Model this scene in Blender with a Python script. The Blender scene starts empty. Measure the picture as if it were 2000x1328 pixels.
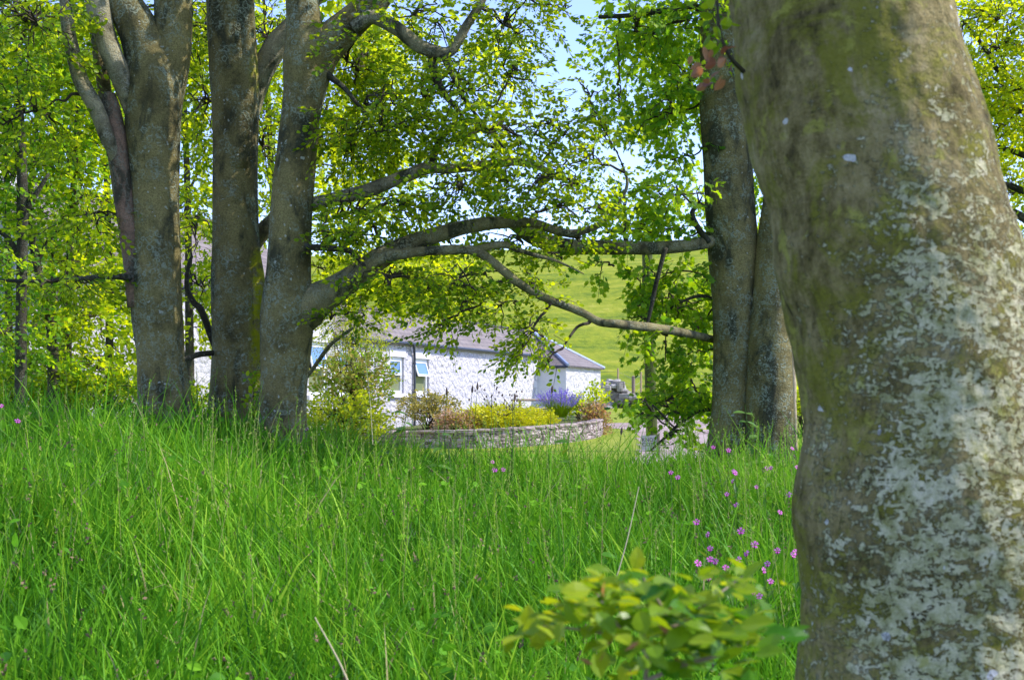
import bpy, math, random
import numpy as np
from mathutils import Vector

rng = np.random.default_rng(7)
random.seed(7)
SC = bpy.context.scene
COL = SC.collection
ZC, HOR, F = 1.6, 785.0, 2500.0          # camera height, horizon row and focal length in photo pixels

# ------------------------------------------------------------------ camera, sky, sun, exposure
cam = bpy.data.cameras.new('camera')
cam.lens, cam.sensor_width = 45.0, 36.0
cam.shift_y = (HOR - 664.0) / 2000.0
cam.clip_start, cam.clip_end = 0.05, 3000.0
cam.dof.use_dof = True
cam.dof.focus_distance = 14.0
cam.dof.aperture_fstop = 8.0
camo = bpy.data.objects.new('camera', cam)
camo.location = (0, 0, ZC)
camo.rotation_euler = (math.radians(90), 0, 0)
COL.objects.link(camo)
SC.camera = camo

SUN_AZ, SUN_EL = math.radians(90), math.radians(48)      # azimuth clockwise from +Y (right of the view)
world = bpy.data.worlds.new('World')
SC.world = world
world.use_nodes = True
wn = world.node_tree
sky = wn.nodes.new('ShaderNodeTexSky')
sky.sky_type = 'NISHITA'
sky.sun_disc = False
sky.sun_elevation = SUN_EL
sky.sun_rotation = SUN_AZ
sky.air_density = 0.75
sky.dust_density = 0.2
sky.ozone_density = 2.6
bg = wn.nodes['Background']
bg.inputs['Strength'].default_value = 0.15
skm = wn.nodes.new('ShaderNodeMix')
skm.data_type = 'RGBA'
skm.blend_type = 'MULTIPLY'
skm.inputs[0].default_value = 1.0
skm.inputs[7].default_value = (1.02, 0.92, 1.05, 1)
wn.links.new(sky.outputs['Color'], skm.inputs[6])
wn.links.new(skm.outputs[2], bg.inputs['Color'])
sl = bpy.data.lights.new('sun', 'SUN')
sl.energy = 2.2
sl.angle = math.radians(0.5)
sl.color = (1.0, 0.95, 0.86)
so = bpy.data.objects.new('sun', sl)
sd = Vector((math.sin(SUN_AZ) * math.cos(SUN_EL), math.cos(SUN_AZ) * math.cos(SUN_EL), math.sin(SUN_EL)))
so.rotation_euler = sd.to_track_quat('Z', 'Y').to_euler()
so.location = (30, 15, 40)
COL.objects.link(so)
SC.view_settings.view_transform = 'Standard'
SC.view_settings.look = 'None'
SC.view_settings.exposure = 1.52
SC.view_settings.gamma = 1.0
SC.cycles.max_bounces = 8
SC.cycles.diffuse_bounces = 4
SC.cycles.transmission_bounces = 6
SC.cycles.sample_clamp_indirect = 6.0

# ------------------------------------------------------------------ helpers
def P(px, py, Y):
    """a photo pixel at distance Y -> a point of the place"""
    return np.array([(px - 1000.0) / F * Y, Y, ZC + (HOR - py) / F * Y])

def _hash(ix, iy, iz, s):
    h = (ix * 374761393 + iy * 668265263 + iz * 2147483647 + s * 974634777) & 0xFFFFFFFF
    h = ((h ^ (h >> 13)) * 1274126177) & 0xFFFFFFFF
    return ((h ^ (h >> 16)) & 0xFFFF) / 65535.0

def vnoise(p, s=0):
    p = np.asarray(p, float)
    i = np.floor(p).astype(np.int64)
    f = p - i
    f = f * f * (3 - 2 * f)
    r = 0
    for dx in (0, 1):
        for dy in (0, 1):
            for dz in (0, 1):
                w = (f[..., 0] if dx else 1 - f[..., 0]) * (f[..., 1] if dy else 1 - f[..., 1]) * (f[..., 2] if dz else 1 - f[..., 2])
                r = r + w * _hash(i[..., 0] + dx, i[..., 1] + dy, i[..., 2] + dz, s)
    return r * 2 - 1

def fbm(p, oct=4, s=0):
    r, a, q = 0, 1.0, np.asarray(p, float)
    for k in range(oct):
        r = r + a * vnoise(q, s + k)
        a *= 0.5
        q = q * 2.03 + 11.3
    return r

class MB:
    """collects vertices and faces of one mesh"""
    def __init__(self):
        self.v, self.f, self.n, self.tint, self.mi, self.uv = [], {3: [], 4: []}, 0, [], {3: [], 4: []}, None
    def add(self, v, quads=None, tris=None, tint=0.5, mi=0):
        v = np.asarray(v, float).reshape(-1, 3)
        t = np.broadcast_to(np.asarray(tint, float), (len(v),))
        self.v.append(v)
        self.tint.append(t)
        for k, f in ((4, quads), (3, tris)):
            if f is not None and len(f):
                f = np.asarray(f, np.int64).reshape(-1, k) + self.n
                self.f[k].append(f)
                self.mi[k].append(np.full(len(f), mi))
        self.n += len(v)
    def build(self, name, mats, parent=None, origin=(0, 0, 0), smooth=False):
        v = np.concatenate(self.v) - np.asarray(origin)
        q = np.concatenate(self.f[4]) if self.f[4] else np.zeros((0, 4), np.int64)
        t = np.concatenate(self.f[3]) if self.f[3] else np.zeros((0, 3), np.int64)
        me = bpy.data.meshes.new(name)
        me.vertices.add(len(v))
        me.vertices.foreach_set('co', v.astype(np.float32).ravel())
        nl = q.size + t.size
        me.loops.add(nl)
        me.loops.foreach_set('vertex_index', np.concatenate([q.ravel(), t.ravel()]).astype(np.int32))
        me.polygons.add(len(q) + len(t))
        ls = np.concatenate([np.arange(len(q)) * 4, q.size + np.arange(len(t)) * 3]).astype(np.int32)
        me.polygons.foreach_set('loop_start', ls)
        mi = np.concatenate(self.mi[4] + self.mi[3]) if (self.mi[4] or self.mi[3]) else np.zeros(0)
        me.polygons.foreach_set('material_index', mi.astype(np.int32))
        me.polygons.foreach_set('use_smooth', np.full(len(q) + len(t), bool(smooth)))
        a = me.attributes.new('tint', 'FLOAT', 'POINT')
        a.data.foreach_set('value', np.concatenate(self.tint).astype(np.float32))
        if self.uv is not None:
            u = me.uv_layers.new(name='map')
            u.data.foreach_set('uv', np.concatenate([self.uv[q.ravel()].ravel(), self.uv[t.ravel()].ravel()]).astype(np.float32))
        me.update()
        me.validate()
        for m in (mats if isinstance(mats, (list, tuple)) else [mats]):
            me.materials.append(m)
        o = bpy.data.objects.new(name, me)
        COL.objects.link(o)
        if parent is not None:
            o.parent = parent
        else:
            o.location = origin
        return o

def thing(name, label, cat, loc, group=None):
    o = bpy.data.objects.new(name, None)
    COL.objects.link(o)
    o.location = loc
    o.empty_display_size = 0.1
    o['label'], o['category'] = label, cat
    if group:
        o['group'] = group
    return o

def tag(o, label, cat, group=None):
    o['label'], o['category'] = label, cat
    if group:
        o['group'] = group
    return o

def struct(o, kind='structure'):
    o['kind'] = kind
    return o

def smooth_path(pts, per=6):
    """Catmull-Rom through rows of (x, y, z, r)"""
    p = np.asarray(pts, float)
    if len(p) < 3:
        t = np.linspace(0, 1, per + 1)[:, None]
        return p[0] * (1 - t) + p[-1] * t
    q = np.vstack([2 * p[0] - p[1], p, 2 * p[-1] - p[-2]])
    out = []
    for i in range(1, len(q) - 2):
        t = np.linspace(0, 1, per, endpoint=False)[:, None]
        a, b, c, d = q[i - 1], q[i], q[i + 1], q[i + 2]
        out.append(0.5 * (2 * b + (c - a) * t + (2 * a - 5 * b + 4 * c - d) * t * t + (3 * b - a - 3 * c + d) * t ** 3))
    out.append(p[-1:])
    r = np.vstack(out)
    r[:, 3] = np.maximum(r[:, 3], 0.0005)
    return r

def tube(mb, path, sides=10, rough=0.0, seed=0, mi=0, tint=0.5, cap=True, freq=3.0):
    """a swept tube along rows of (x, y, z, r)"""
    path = np.asarray(path, float)
    c, r = path[:, :3], path[:, 3]
    n = len(c)
    tg = np.gradient(c, axis=0)
    tg /= np.linalg.norm(tg, axis=1)[:, None] + 1e-9
    ref = np.array([1.0, 0, 0]) if abs(tg[0][0]) < 0.8 else np.array([0, 1.0, 0])
    U = np.zeros((n, 3))
    u = ref
    for i in range(n):
        u = u - tg[i] * np.dot(u, tg[i])
        u /= np.linalg.norm(u) + 1e-9
        U[i] = u
    V = np.cross(tg, U)
    a = np.linspace(0, 2 * math.pi, sides, endpoint=False)
    dirs = U[:, None, :] * np.cos(a)[None, :, None] + V[:, None, :] * np.sin(a)[None, :, None]
    rr = np.repeat(r[:, None], sides, 1)
    if rough:
        pos = c[:, None, :] + dirs * rr[..., None]
        k = freq / max(r.max() * 4, 0.02)
        rr = rr * (1 + rough * fbm(pos * k * np.array([1, 1, 0.45]), 4, seed))
    v = (c[:, None, :] + dirs * rr[..., None]).reshape(-1, 3)
    i, j = np.meshgrid(np.arange(n - 1), np.arange(sides), indexing='ij')
    j2 = (j + 1) % sides
    q = np.stack([i * sides + j, i * sides + j2, (i + 1) * sides + j2, (i + 1) * sides + j], -1).reshape(-1, 4)
    tr = None
    if cap:
        v = np.vstack([v, c[-1] + tg[-1] * r[-1] * 0.5, c[0] - tg[0] * r[0] * 0.2])
        e = n * sides
        jj = np.arange(sides)
        tr = np.vstack([np.stack([(n - 1) * sides + jj, (n - 1) * sides + (jj + 1) % sides, np.full(sides, e)], 1),
                        np.stack([(jj + 1) % sides, jj, np.full(sides, e + 1)], 1)])
    mb.add(v, q, tr, tint, mi)
    return v

def tubes_many(mb, pts, r0, r1, sides=3, mi=0, tint=0.3):
    """many thin twigs at once: pts (S, K, 3)"""
    S, K = pts.shape[:2]
    if S == 0:
        return
    tg = np.gradient(pts, axis=1)
    tg /= np.linalg.norm(tg, axis=2)[..., None] + 1e-9
    ref = np.array([0.31, 0.2, 0.93])
    U = np.cross(tg, ref)
    U /= np.linalg.norm(U, axis=2)[..., None] + 1e-9
    V = np.cross(tg, U)
    a = np.linspace(0, 2 * math.pi, sides, endpoint=False)
    rad = np.broadcast_to(np.asarray(r0, float).reshape(-1, 1), (S, 1)) * np.linspace(1, 0, K)[None] + \
          np.broadcast_to(np.asarray(r1, float).reshape(-1, 1), (S, 1)) * np.linspace(0, 1, K)[None]
    v = pts[:, :, None, :] + rad[:, :, None, None] * (U[:, :, None, :] * np.cos(a)[None, None, :, None] + V[:, :, None, :] * np.sin(a)[None, None, :, None])
    s, k, j = np.meshgrid(np.arange(S), np.arange(K - 1), np.arange(sides), indexing='ij')
    b = s * K * sides
    j2 = (j + 1) % sides
    q = np.stack([b + k * sides + j, b + k * sides + j2, b + (k + 1) * sides + j2, b + (k + 1) * sides + j], -1).reshape(-1, 4)
    mb.add(v.reshape(-1, 3), q, None, tint, mi)

def unit(v):
    return v / (np.linalg.norm(v, axis=-1, keepdims=True) + 1e-9)

# leaf outlines: x across, y along, z fold
def leaf_template(kind):
    if kind == 'far':
        v = [(0, 0, 0), (0.36, 0.5, 0.07), (0, 1, 0), (-0.36, 0.5, 0.07)]
        t = [(0, 1, 2), (0, 2, 3)]
    elif kind == 'beech':
        v = [(0, 0, 0), (0.26, 0.22, 0.05), (0.34, 0.5, 0.08), (0.2, 0.8, 0.03), (0, 1, -0.06), (-0.2, 0.8, 0.03), (-0.34, 0.5, 0.08), (-0.26, 0.22, 0.05), (0, 0.5, 0)]
        t = [(0, 1, 8), (1, 2, 8), (2, 3, 8), (3, 4, 8), (4, 5, 8), (5, 6, 8), (6, 7, 8), (7, 0, 8)]
    elif kind == 'maple':
        o = [(0, 0), (0.3, -0.04), (0.24, 0.16), (0.55, 0.28), (0.36, 0.42), (0.46, 0.72), (0.2, 0.66), (0, 1.0), (-0.2, 0.66), (-0.46, 0.72), (-0.36, 0.42), (-0.55, 0.28), (-0.24, 0.16), (-0.3, -0.04)]
        v = [(x, y, 0.10 * abs(x) - 0.12 * y * y) for x, y in o] + [(0, 0.35, 0.0)]
        c = len(o)
        t = [(i, (i + 1) % c, c) for i in range(c)]
    elif kind == 'narrow':
        v = [(0, 0, 0), (0.16, 0.4, 0.03), (0, 1, -0.1), (-0.16, 0.4, 0.03)]
        t = [(0, 1, 2), (0, 2, 3)]
    return np.array(v, float), np.array(t)

TPL = {k: leaf_template(k) for k in ('far', 'beech', 'maple', 'narrow')}

def leaves(mb, kind, pos, d, nrm, size, tint, mi=0):
    v, t = TPL[kind]
    d = unit(d)
    x = unit(np.cross(d, nrm))
    z = np.cross(x, d)
    n = len(pos)
    size = np.broadcast_to(size, (n,))
    w = (x[:, None, :] * v[None, :, 0, None] + d[:, None, :] * v[None, :, 1, None] + z[:, None, :] * v[None, :, 2, None]) * size[:, None, None] + pos[:, None, :]
    f = (t[None] + (np.arange(n) * len(v))[:, None, None]).reshape(-1, 3)
    mb.add(w.reshape(-1, 3), None, f, np.repeat(tint, len(v)), mi)

def rand_in_ball(n):
    p = rng.normal(size=(n, 3))
    return unit(p) * (rng.random(n) ** (1 / 2.4))[:, None]

def foliage(mb, center, rad, size, cover, kind='beech', hub=None, tint=(0.5, 0.25), droop=0.25, per=9, flat=0.75, twig_r=0.003, branch=True, view=None, holes=0.35):
    """leaf sprays filling an ellipsoid: twigs in slot 0, leaves in slot 1"""
    center, rad = np.asarray(center, float), np.asarray(rad, float)
    n_leaf = 2.3 * cover * math.pi * rad[0] * rad[2] / (0.30 * size * size)
    S = max(3, int(n_leaf / per))
    pts = []
    while sum(len(q) for q in pts) < S:
        q = rand_in_ball(S * 2)
        w = center + q * rad
        keep = fbm(w * (1.15 / max(0.5, rad[2] * 0.6)), 2, 17) > -holes + rng.normal(0, 0.15, len(w))
        pts.append(q[keep])
    q = np.vstack(pts)[:S]
    base = center + q * rad
    hub = center if hub is None else np.asarray(hub, float)
    out = unit(base - hub)
    d = unit(out * np.array([1, 1, 0.35]) + rng.normal(0, 0.45, (S, 3)) * np.array([1, 1, 0.5]) + np.array([0, 0, -droop]))
    L = size * per * 0.38 * rng.uniform(0.7, 1.25, S)
    up = unit(np.array([0, 0, 1.0]) * flat * 0.8 + rng.normal(0, 0.42, (S, 3)))
    nrm = unit(up - d * np.sum(up * d, -1, keepdims=True))
    side = np.cross(d, nrm)
    # twigs
    K = 4
    tt = np.linspace(0, 1, K)
    tp = base[:, None, :] + d[:, None, :] * (L[:, None] * tt[None])[..., None] + np.array([0, 0, -1.0]) * (L[:, None] * tt[None] ** 2 * 0.12)[..., None]
    tubes_many(mb, tp, twig_r, twig_r * 0.4, 3, 0)
    # leaves on both sides of the twig
    t = (np.arange(per) + 0.5) / per
    t = t[None] + rng.normal(0, 0.04, (S, per))
    lp = base[:, None, :] + d[:, None, :] * (L[:, None] * t)[..., None] + np.array([0, 0, -1.0]) * (L[:, None] * t ** 2 * 0.12)[..., None]
    sg = np.where(np.arange(per) % 2 == 0, 1.0, -1.0)[None] * rng.uniform(0.6, 1.3, (S, per))
    sg[:, -1] *= 0.15
    ld = d[:, None, :] + side[:, None, :] * sg[..., None] + rng.normal(0, 0.22, (S, per, 3))
    lp = lp + side[:, None, :] * (sg * size * 0.25)[..., None] + rng.normal(0, 0.1 * size, (S, per, 3))
    ln = nrm[:, None, :] + rng.normal(0, 0.6, (S, per, 3))
    ls = size * rng.uniform(0.62, 1.15, (S, per))
    lt = np.clip(rng.normal(tint[0], tint[1] * 0.6, (S, 1)) + rng.normal(0, tint[1], (S, per)), 0, 1)
    leaves(mb, kind, lp.reshape(-1, 3), ld.reshape(-1, 3), ln.reshape(-1, 3), ls.ravel(), lt.ravel(), 1)
    # inner branches
    if branch:
        m = max(2, int(S * 0.14))
        m = min(m, 90)
        idx = rng.choice(S, m, replace=False)
        K = 7
        tt = np.linspace(0, 1, K)[None, :, None]
        far = center + (center - hub) * 0.8
        if np.linalg.norm(center - hub) < 0.1:
            ang = rng.random() * math.pi
            ax = np.array([math.cos(ang), math.sin(ang) * 0.7, 0.25]) * rad * 0.75
            hub, far = center - ax, center + ax
        spine = crook(hub, far, twig_r * 4.0, twig_r * 1.5, 9, 0.05)
        tube(mb, smooth_path(spine, 2), 5, mi=0, tint=0.3)
        near = np.linalg.norm(base[idx][:, None, :] - spine[None, :, :3], axis=2).argmin(1)
        near = np.maximum(near - rng.integers(0, 3, m), 0)
        h0 = spine[near, :3][:, None, :]
        bp = h0 + (base[idx][:, None, :] - h0) * tt
        amp = np.linalg.norm(base[idx][:, None, :] - h0, axis=2)[:, :, None] * 0.10
        bp = bp + rng.normal(0, 1, (m, K, 3)) * amp * np.sin(tt * math.pi) * 0.6 + np.array([0, 0, 1.0]) * amp * np.sin(tt * math.pi) * 1.2
        tubes_many(mb, bp, twig_r * 3.2, twig_r * 1.0, 4, 0)

def crook(a, b, r0, r1, k=9, wob=0.1):
    """a wandering branch between two points"""
    a, b = np.asarray(a, float), np.asarray(b, float)
    t = np.linspace(0, 1, k)[:, None]
    L = np.linalg.norm(b - a)
    p = a + (b - a) * t + rng.normal(0, 1, (k, 3)) * wob * L * np.sin(t * math.pi) * 0.7 + np.array([0, 0, 1]) * L * 0.10 * np.sin(t * math.pi)
    return np.hstack([p, (r0 + (r1 - r0) * t)])

# ------------------------------------------------------------------ materials
def nt(name):
    m = bpy.data.materials.new(name)
    m.use_nodes = True
    n = m.node_tree
    return m, n, n.nodes['Principled BSDF'], n.nodes['Material Output']

def N(n, t, **kw):
    x = n.nodes.new(t)
    for k, v in kw.items():
        if k.startswith('i_'):
            key = k[2:].replace('_', ' ')
            x.inputs[key].default_value = v
        else:
            setattr(x, k, v)
    return x

def ramp(n, fac, stops, interp='LINEAR'):
    r = n.nodes.new('ShaderNodeValToRGB')
    r.color_ramp.interpolation = interp
    e = r.color_ramp.elements
    while len(e) < len(stops):
        e.new(0.5)
    for x, (p, c) in zip(e, stops):
        x.position = p
        x.color = (*c, 1) if len(c) == 3 else c
    n.links.new(fac, r.inputs['Fac'])
    return r.outputs['Color']

def mixc(n, fac, a, b):
    m = n.nodes.new('ShaderNodeMix')
    m.data_type = 'RGBA'
    for s, val in ((m.inputs[0], fac), (m.inputs[6], a), (m.inputs[7], b)):
        if hasattr(val, 'is_output'):
            n.links.new(val, s)
        else:
            s.default_value = val if isinstance(val, (int, float)) else (*val, 1)
    return m.outputs[2]

def math_n(n, op, a, b=None, clamp=False):
    m = n.nodes.new('ShaderNodeMath')
    m.operation = op
    m.use_clamp = clamp
    for s, val in ((m.inputs[0], a), (m.inputs[1], b)):
        if val is None:
            continue
        if hasattr(val, 'is_output'):
            n.links.new(val, s)
        else:
            s.default_value = val
    return m.outputs[0]

def coords(n, scale=(1, 1, 1), out='Object'):
    tc = n.nodes.new('ShaderNodeTexCoord')
    mp = n.nodes.new('ShaderNodeMapping')
    mp.inputs['Scale'].default_value = scale
    n.links.new(tc.outputs[out], mp.inputs['Vector'])
    return mp.outputs['Vector']

def noise(n, vec, scale, detail=4, rough=0.55, dist=0.0):
    x = N(n, 'ShaderNodeTexNoise')
    x.inputs['Scale'].default_value = scale
    x.inputs['Detail'].default_value = detail
    x.inputs['Roughness'].default_value = rough
    x.inputs['Distortion'].default_value = dist
    n.links.new(vec, x.inputs['Vector'])
    return x.outputs['Fac']

def bump(n, bsdf, h, strength=0.5, dist=0.01):
    b = n.nodes.new('ShaderNodeBump')
    b.inputs['Strength'].default_value = strength
    b.inputs['Distance'].default_value = dist
    n.links.new(h, b.inputs['Height'])
    n.links.new(b.outputs['Normal'], bsdf.inputs['Normal'])

def leaf_mat(name, dark, light, trans=0.5, rough=0.45, tcol=None, spec=0.22):
    m, n, p, o = nt(name)
    at = N(n, 'ShaderNodeAttribute', attribute_name='tint')
    c = mixc(n, at.outputs['Fac'], dark, light)
    n.links.new(c, p.inputs['Base Color'])
    p.inputs['Roughness'].default_value = rough
    p.inputs['Specular IOR Level'].default_value = spec
    tr = n.nodes.new('ShaderNodeBsdfTranslucent')
    td, tl = tcol or (tuple(min(1, x * k) for x, k in zip(dark, (3.1, 2.3, 0.8))), tuple(min(1, x * k) for x, k in zip(light, (2.9, 2.2, 0.8))))
    n.links.new(mixc(n, at.outputs['Fac'], td, tl), tr.inputs['Color'])
    mx = n.nodes.new('ShaderNodeMixShader')
    mx.inputs[0].default_value = trans
    n.links.new(p.outputs[0], mx.inputs[1])
    n.links.new(tr.outputs[0], mx.inputs[2])
    n.links.new(mx.outputs[0], o.inputs['Surface'])
    return m

def plain(name, c, rough=0.6, metal=0.0, spec=0.4, var=0.0, scale=20):
    m, n, p, o = nt(name)
    p.inputs['Base Color'].default_value = (*c, 1)
    p.inputs['Roughness'].default_value = rough
    p.inputs['Metallic'].default_value = metal
    p.inputs['Specular IOR Level'].default_value = spec
    if var:
        f = noise(n, coords(n), scale, 5)
        n.links.new(ramp(n, f, [(0.3, tuple(x * (1 - var) for x in c)), (0.7, tuple(min(1, x * (1 + var)) for x in c))]), p.inputs['Base Color'])
        bump(n, p, f, 0.3, 0.01)
    return m

def bark_mat(name, base, dark, lichen, spots=0.5, moss=(0.30, 0.30, 0.008), scale=1.0):
    m, n, p, o = nt(name)
    v = coords(n)
    a = noise(n, v, 2.4 * scale, 8, 0.68, 0.3)
    c = ramp(n, a, [(0.36, dark), (0.48, base), (0.62, tuple(x * 1.5 for x in base))])
    # fine grain
    gr = noise(n, v, 70 * scale, 4, 0.75)
    c = mixc(n, ramp(n, gr, [(0.40, (0.5, 0.5, 0.5)), (0.54, (0, 0, 0))]), c, tuple(x * 0.6 for x in dark))
    # black-green algae in streaks down the stem
    al = noise(n, coords(n, (1, 1, 0.35)), 3.4 * scale, 6, 0.65, 0.5)
    c = mixc(n, ramp(n, al, [(0.51, (0, 0, 0)), (0.60, (0.85, 0.85, 0.85))]), c, (0.032, 0.036, 0.022))
    # curly grey lichen rings in patches
    nz = N(n, 'ShaderNodeTexNoise')
    nz.inputs['Scale'].default_value = 18 * scale
    n.links.new(v, nz.inputs['Vector'])
    vm = N(n, 'ShaderNodeVectorMath', operation='SCALE')
    vm.inputs['Scale'].default_value = 0.07 / scale
    n.links.new(nz.outputs['Color'], vm.inputs[0])
    vd = N(n, 'ShaderNodeVectorMath', operation='ADD')
    n.links.new(v, vd.inputs[0])
    n.links.new(vm.outputs[0], vd.inputs[1])
    vr = N(n, 'ShaderNodeTexVoronoi', feature='F1')
    vr.inputs['Scale'].default_value = 13 * scale
    n.links.new(vd.outputs[0], vr.inputs['Vector'])
    ring = ramp(n, vr.outputs['Distance'], [(0.24, (0, 0, 0)), (0.31, (1, 1, 1)), (0.36, (1, 1, 1)), (0.43, (0, 0, 0))])
    b = ramp(n, noise(n, v, 3.8 * scale, 6, 0.65, 0.4), [(0.46, (0, 0, 0)), (0.53, (1, 1, 1))])
    c = mixc(n, math_n(n, 'MULTIPLY', math_n(n, 'MULTIPLY', ring, b), 0.65), c, lichen)
    g = noise(n, v, 45 * scale, 4, 0.75)
    film = math_n(n, 'MULTIPLY', b, ramp(n, g, [(0.5, (0, 0, 0)), (0.6, (1, 1, 1))]))
    c = mixc(n, math_n(n, 'MULTIPLY', film, 0.6), c, lichen)
    # pale speckles of uneven size
    vo = N(n, 'ShaderNodeTexVoronoi', feature='F1')
    vo.inputs['Scale'].default_value = 21 * scale
    n.links.new(vd.outputs[0], vo.inputs['Vector'])
    sc_ = N(n, 'ShaderNodeSeparateColor')
    n.links.new(vo.outputs['Color'], sc_.inputs[0])
    rad = math_n(n, 'MULTIPLY', math_n(n, 'POWER', sc_.outputs[0], 6.0), 0.30)
    sp = math_n(n, 'LESS_THAN', vo.outputs['Distance'], rad)
    c = mixc(n, math_n(n, 'MULTIPLY', sp, spots), c, (0.42, 0.43, 0.36))
    # moss where the mesh says moss grows
    at = N(n, 'ShaderNodeAttribute', attribute_name='tint')
    mo = math_n(n, 'MULTIPLY', ramp(n, at.outputs['Fac'], [(0.5, (0, 0, 0)), (0.8, (1, 1, 1))]), ramp(n, noise(n, v, 9, 7, 0.75), [(0.42, (0, 0, 0)), (0.54, (1, 1, 1))]))
    c = mixc(n, mo, c, moss)
    n.links.new(c, p.inputs['Base Color'])
    p.inputs['Roughness'].default_value = 0.85
    p.inputs['Specular IOR Level'].default_value = 0.2
    vs = coords(n, (1, 1, 2.2))
    h = math_n(n, 'ADD', noise(n, vs, 10 * scale, 6, 0.7), math_n(n, 'MULTIPLY', gr, 0.6))
    h = math_n(n, 'ADD', h, math_n(n, 'MULTIPLY', math_n(n, 'MULTIPLY', ring, b), 0.25))
    bump(n, p, h, 0.8, 0.035)
    return m

M = {}
M['bark'] = bark_mat('beech_bark', (0.205, 0.168, 0.064), (0.08, 0.067, 0.026), (0.30, 0.34, 0.25), 0.8)
M['limb_bark'] = bark_mat('limb_bark', (0.24, 0.205, 0.095), (0.085, 0.072, 0.04), (0.34, 0.35, 0.24), 0.4, scale=1.6)
M['dark_bark'] = bark_mat('far_bark', (0.06, 0.052, 0.034), (0.026, 0.022, 0.016), (0.14, 0.15, 0.11), 0.2)
M['lit_limb'] = bark_mat('sunlit_limb_bark', (0.30, 0.26, 0.155), (0.11, 0.095, 0.055), (0.40, 0.40, 0.30), 0.4, scale=1.6)  # limb bark made lighter: sunlight on these limbs put into the colour
M['snag_bark'] = bark_mat('bare_wood', (0.24, 0.145, 0.095), (0.11, 0.075, 0.05), (0.2, 0.2, 0.15), 0.1)
M['pale_edge'] = plain('pale_edge_strip', (0.42, 0.33, 0.20), 0.8, var=.35, scale=25)
M['twig'] = plain('twig_bark', (0.05, 0.04, 0.026), 0.8, spec=0.2)
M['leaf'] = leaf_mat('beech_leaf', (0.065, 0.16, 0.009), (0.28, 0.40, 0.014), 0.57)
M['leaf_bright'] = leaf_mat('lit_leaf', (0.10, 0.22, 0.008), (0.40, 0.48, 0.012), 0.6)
M['leaf_blue'] = leaf_mat('sycamore_leaf', (0.06, 0.18, 0.012), (0.24, 0.39, 0.015), 0.57)
M['leaf_fresh'] = leaf_mat('sapling_leaf', (0.045, 0.16, 0.008), (0.27, 0.35, 0.014), 0.4, rough=0.35)
M['leaf_red'] = leaf_mat('red_leaf', (0.16, 0.06, 0.05), (0.30, 0.16, 0.10), 0.4)

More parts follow.
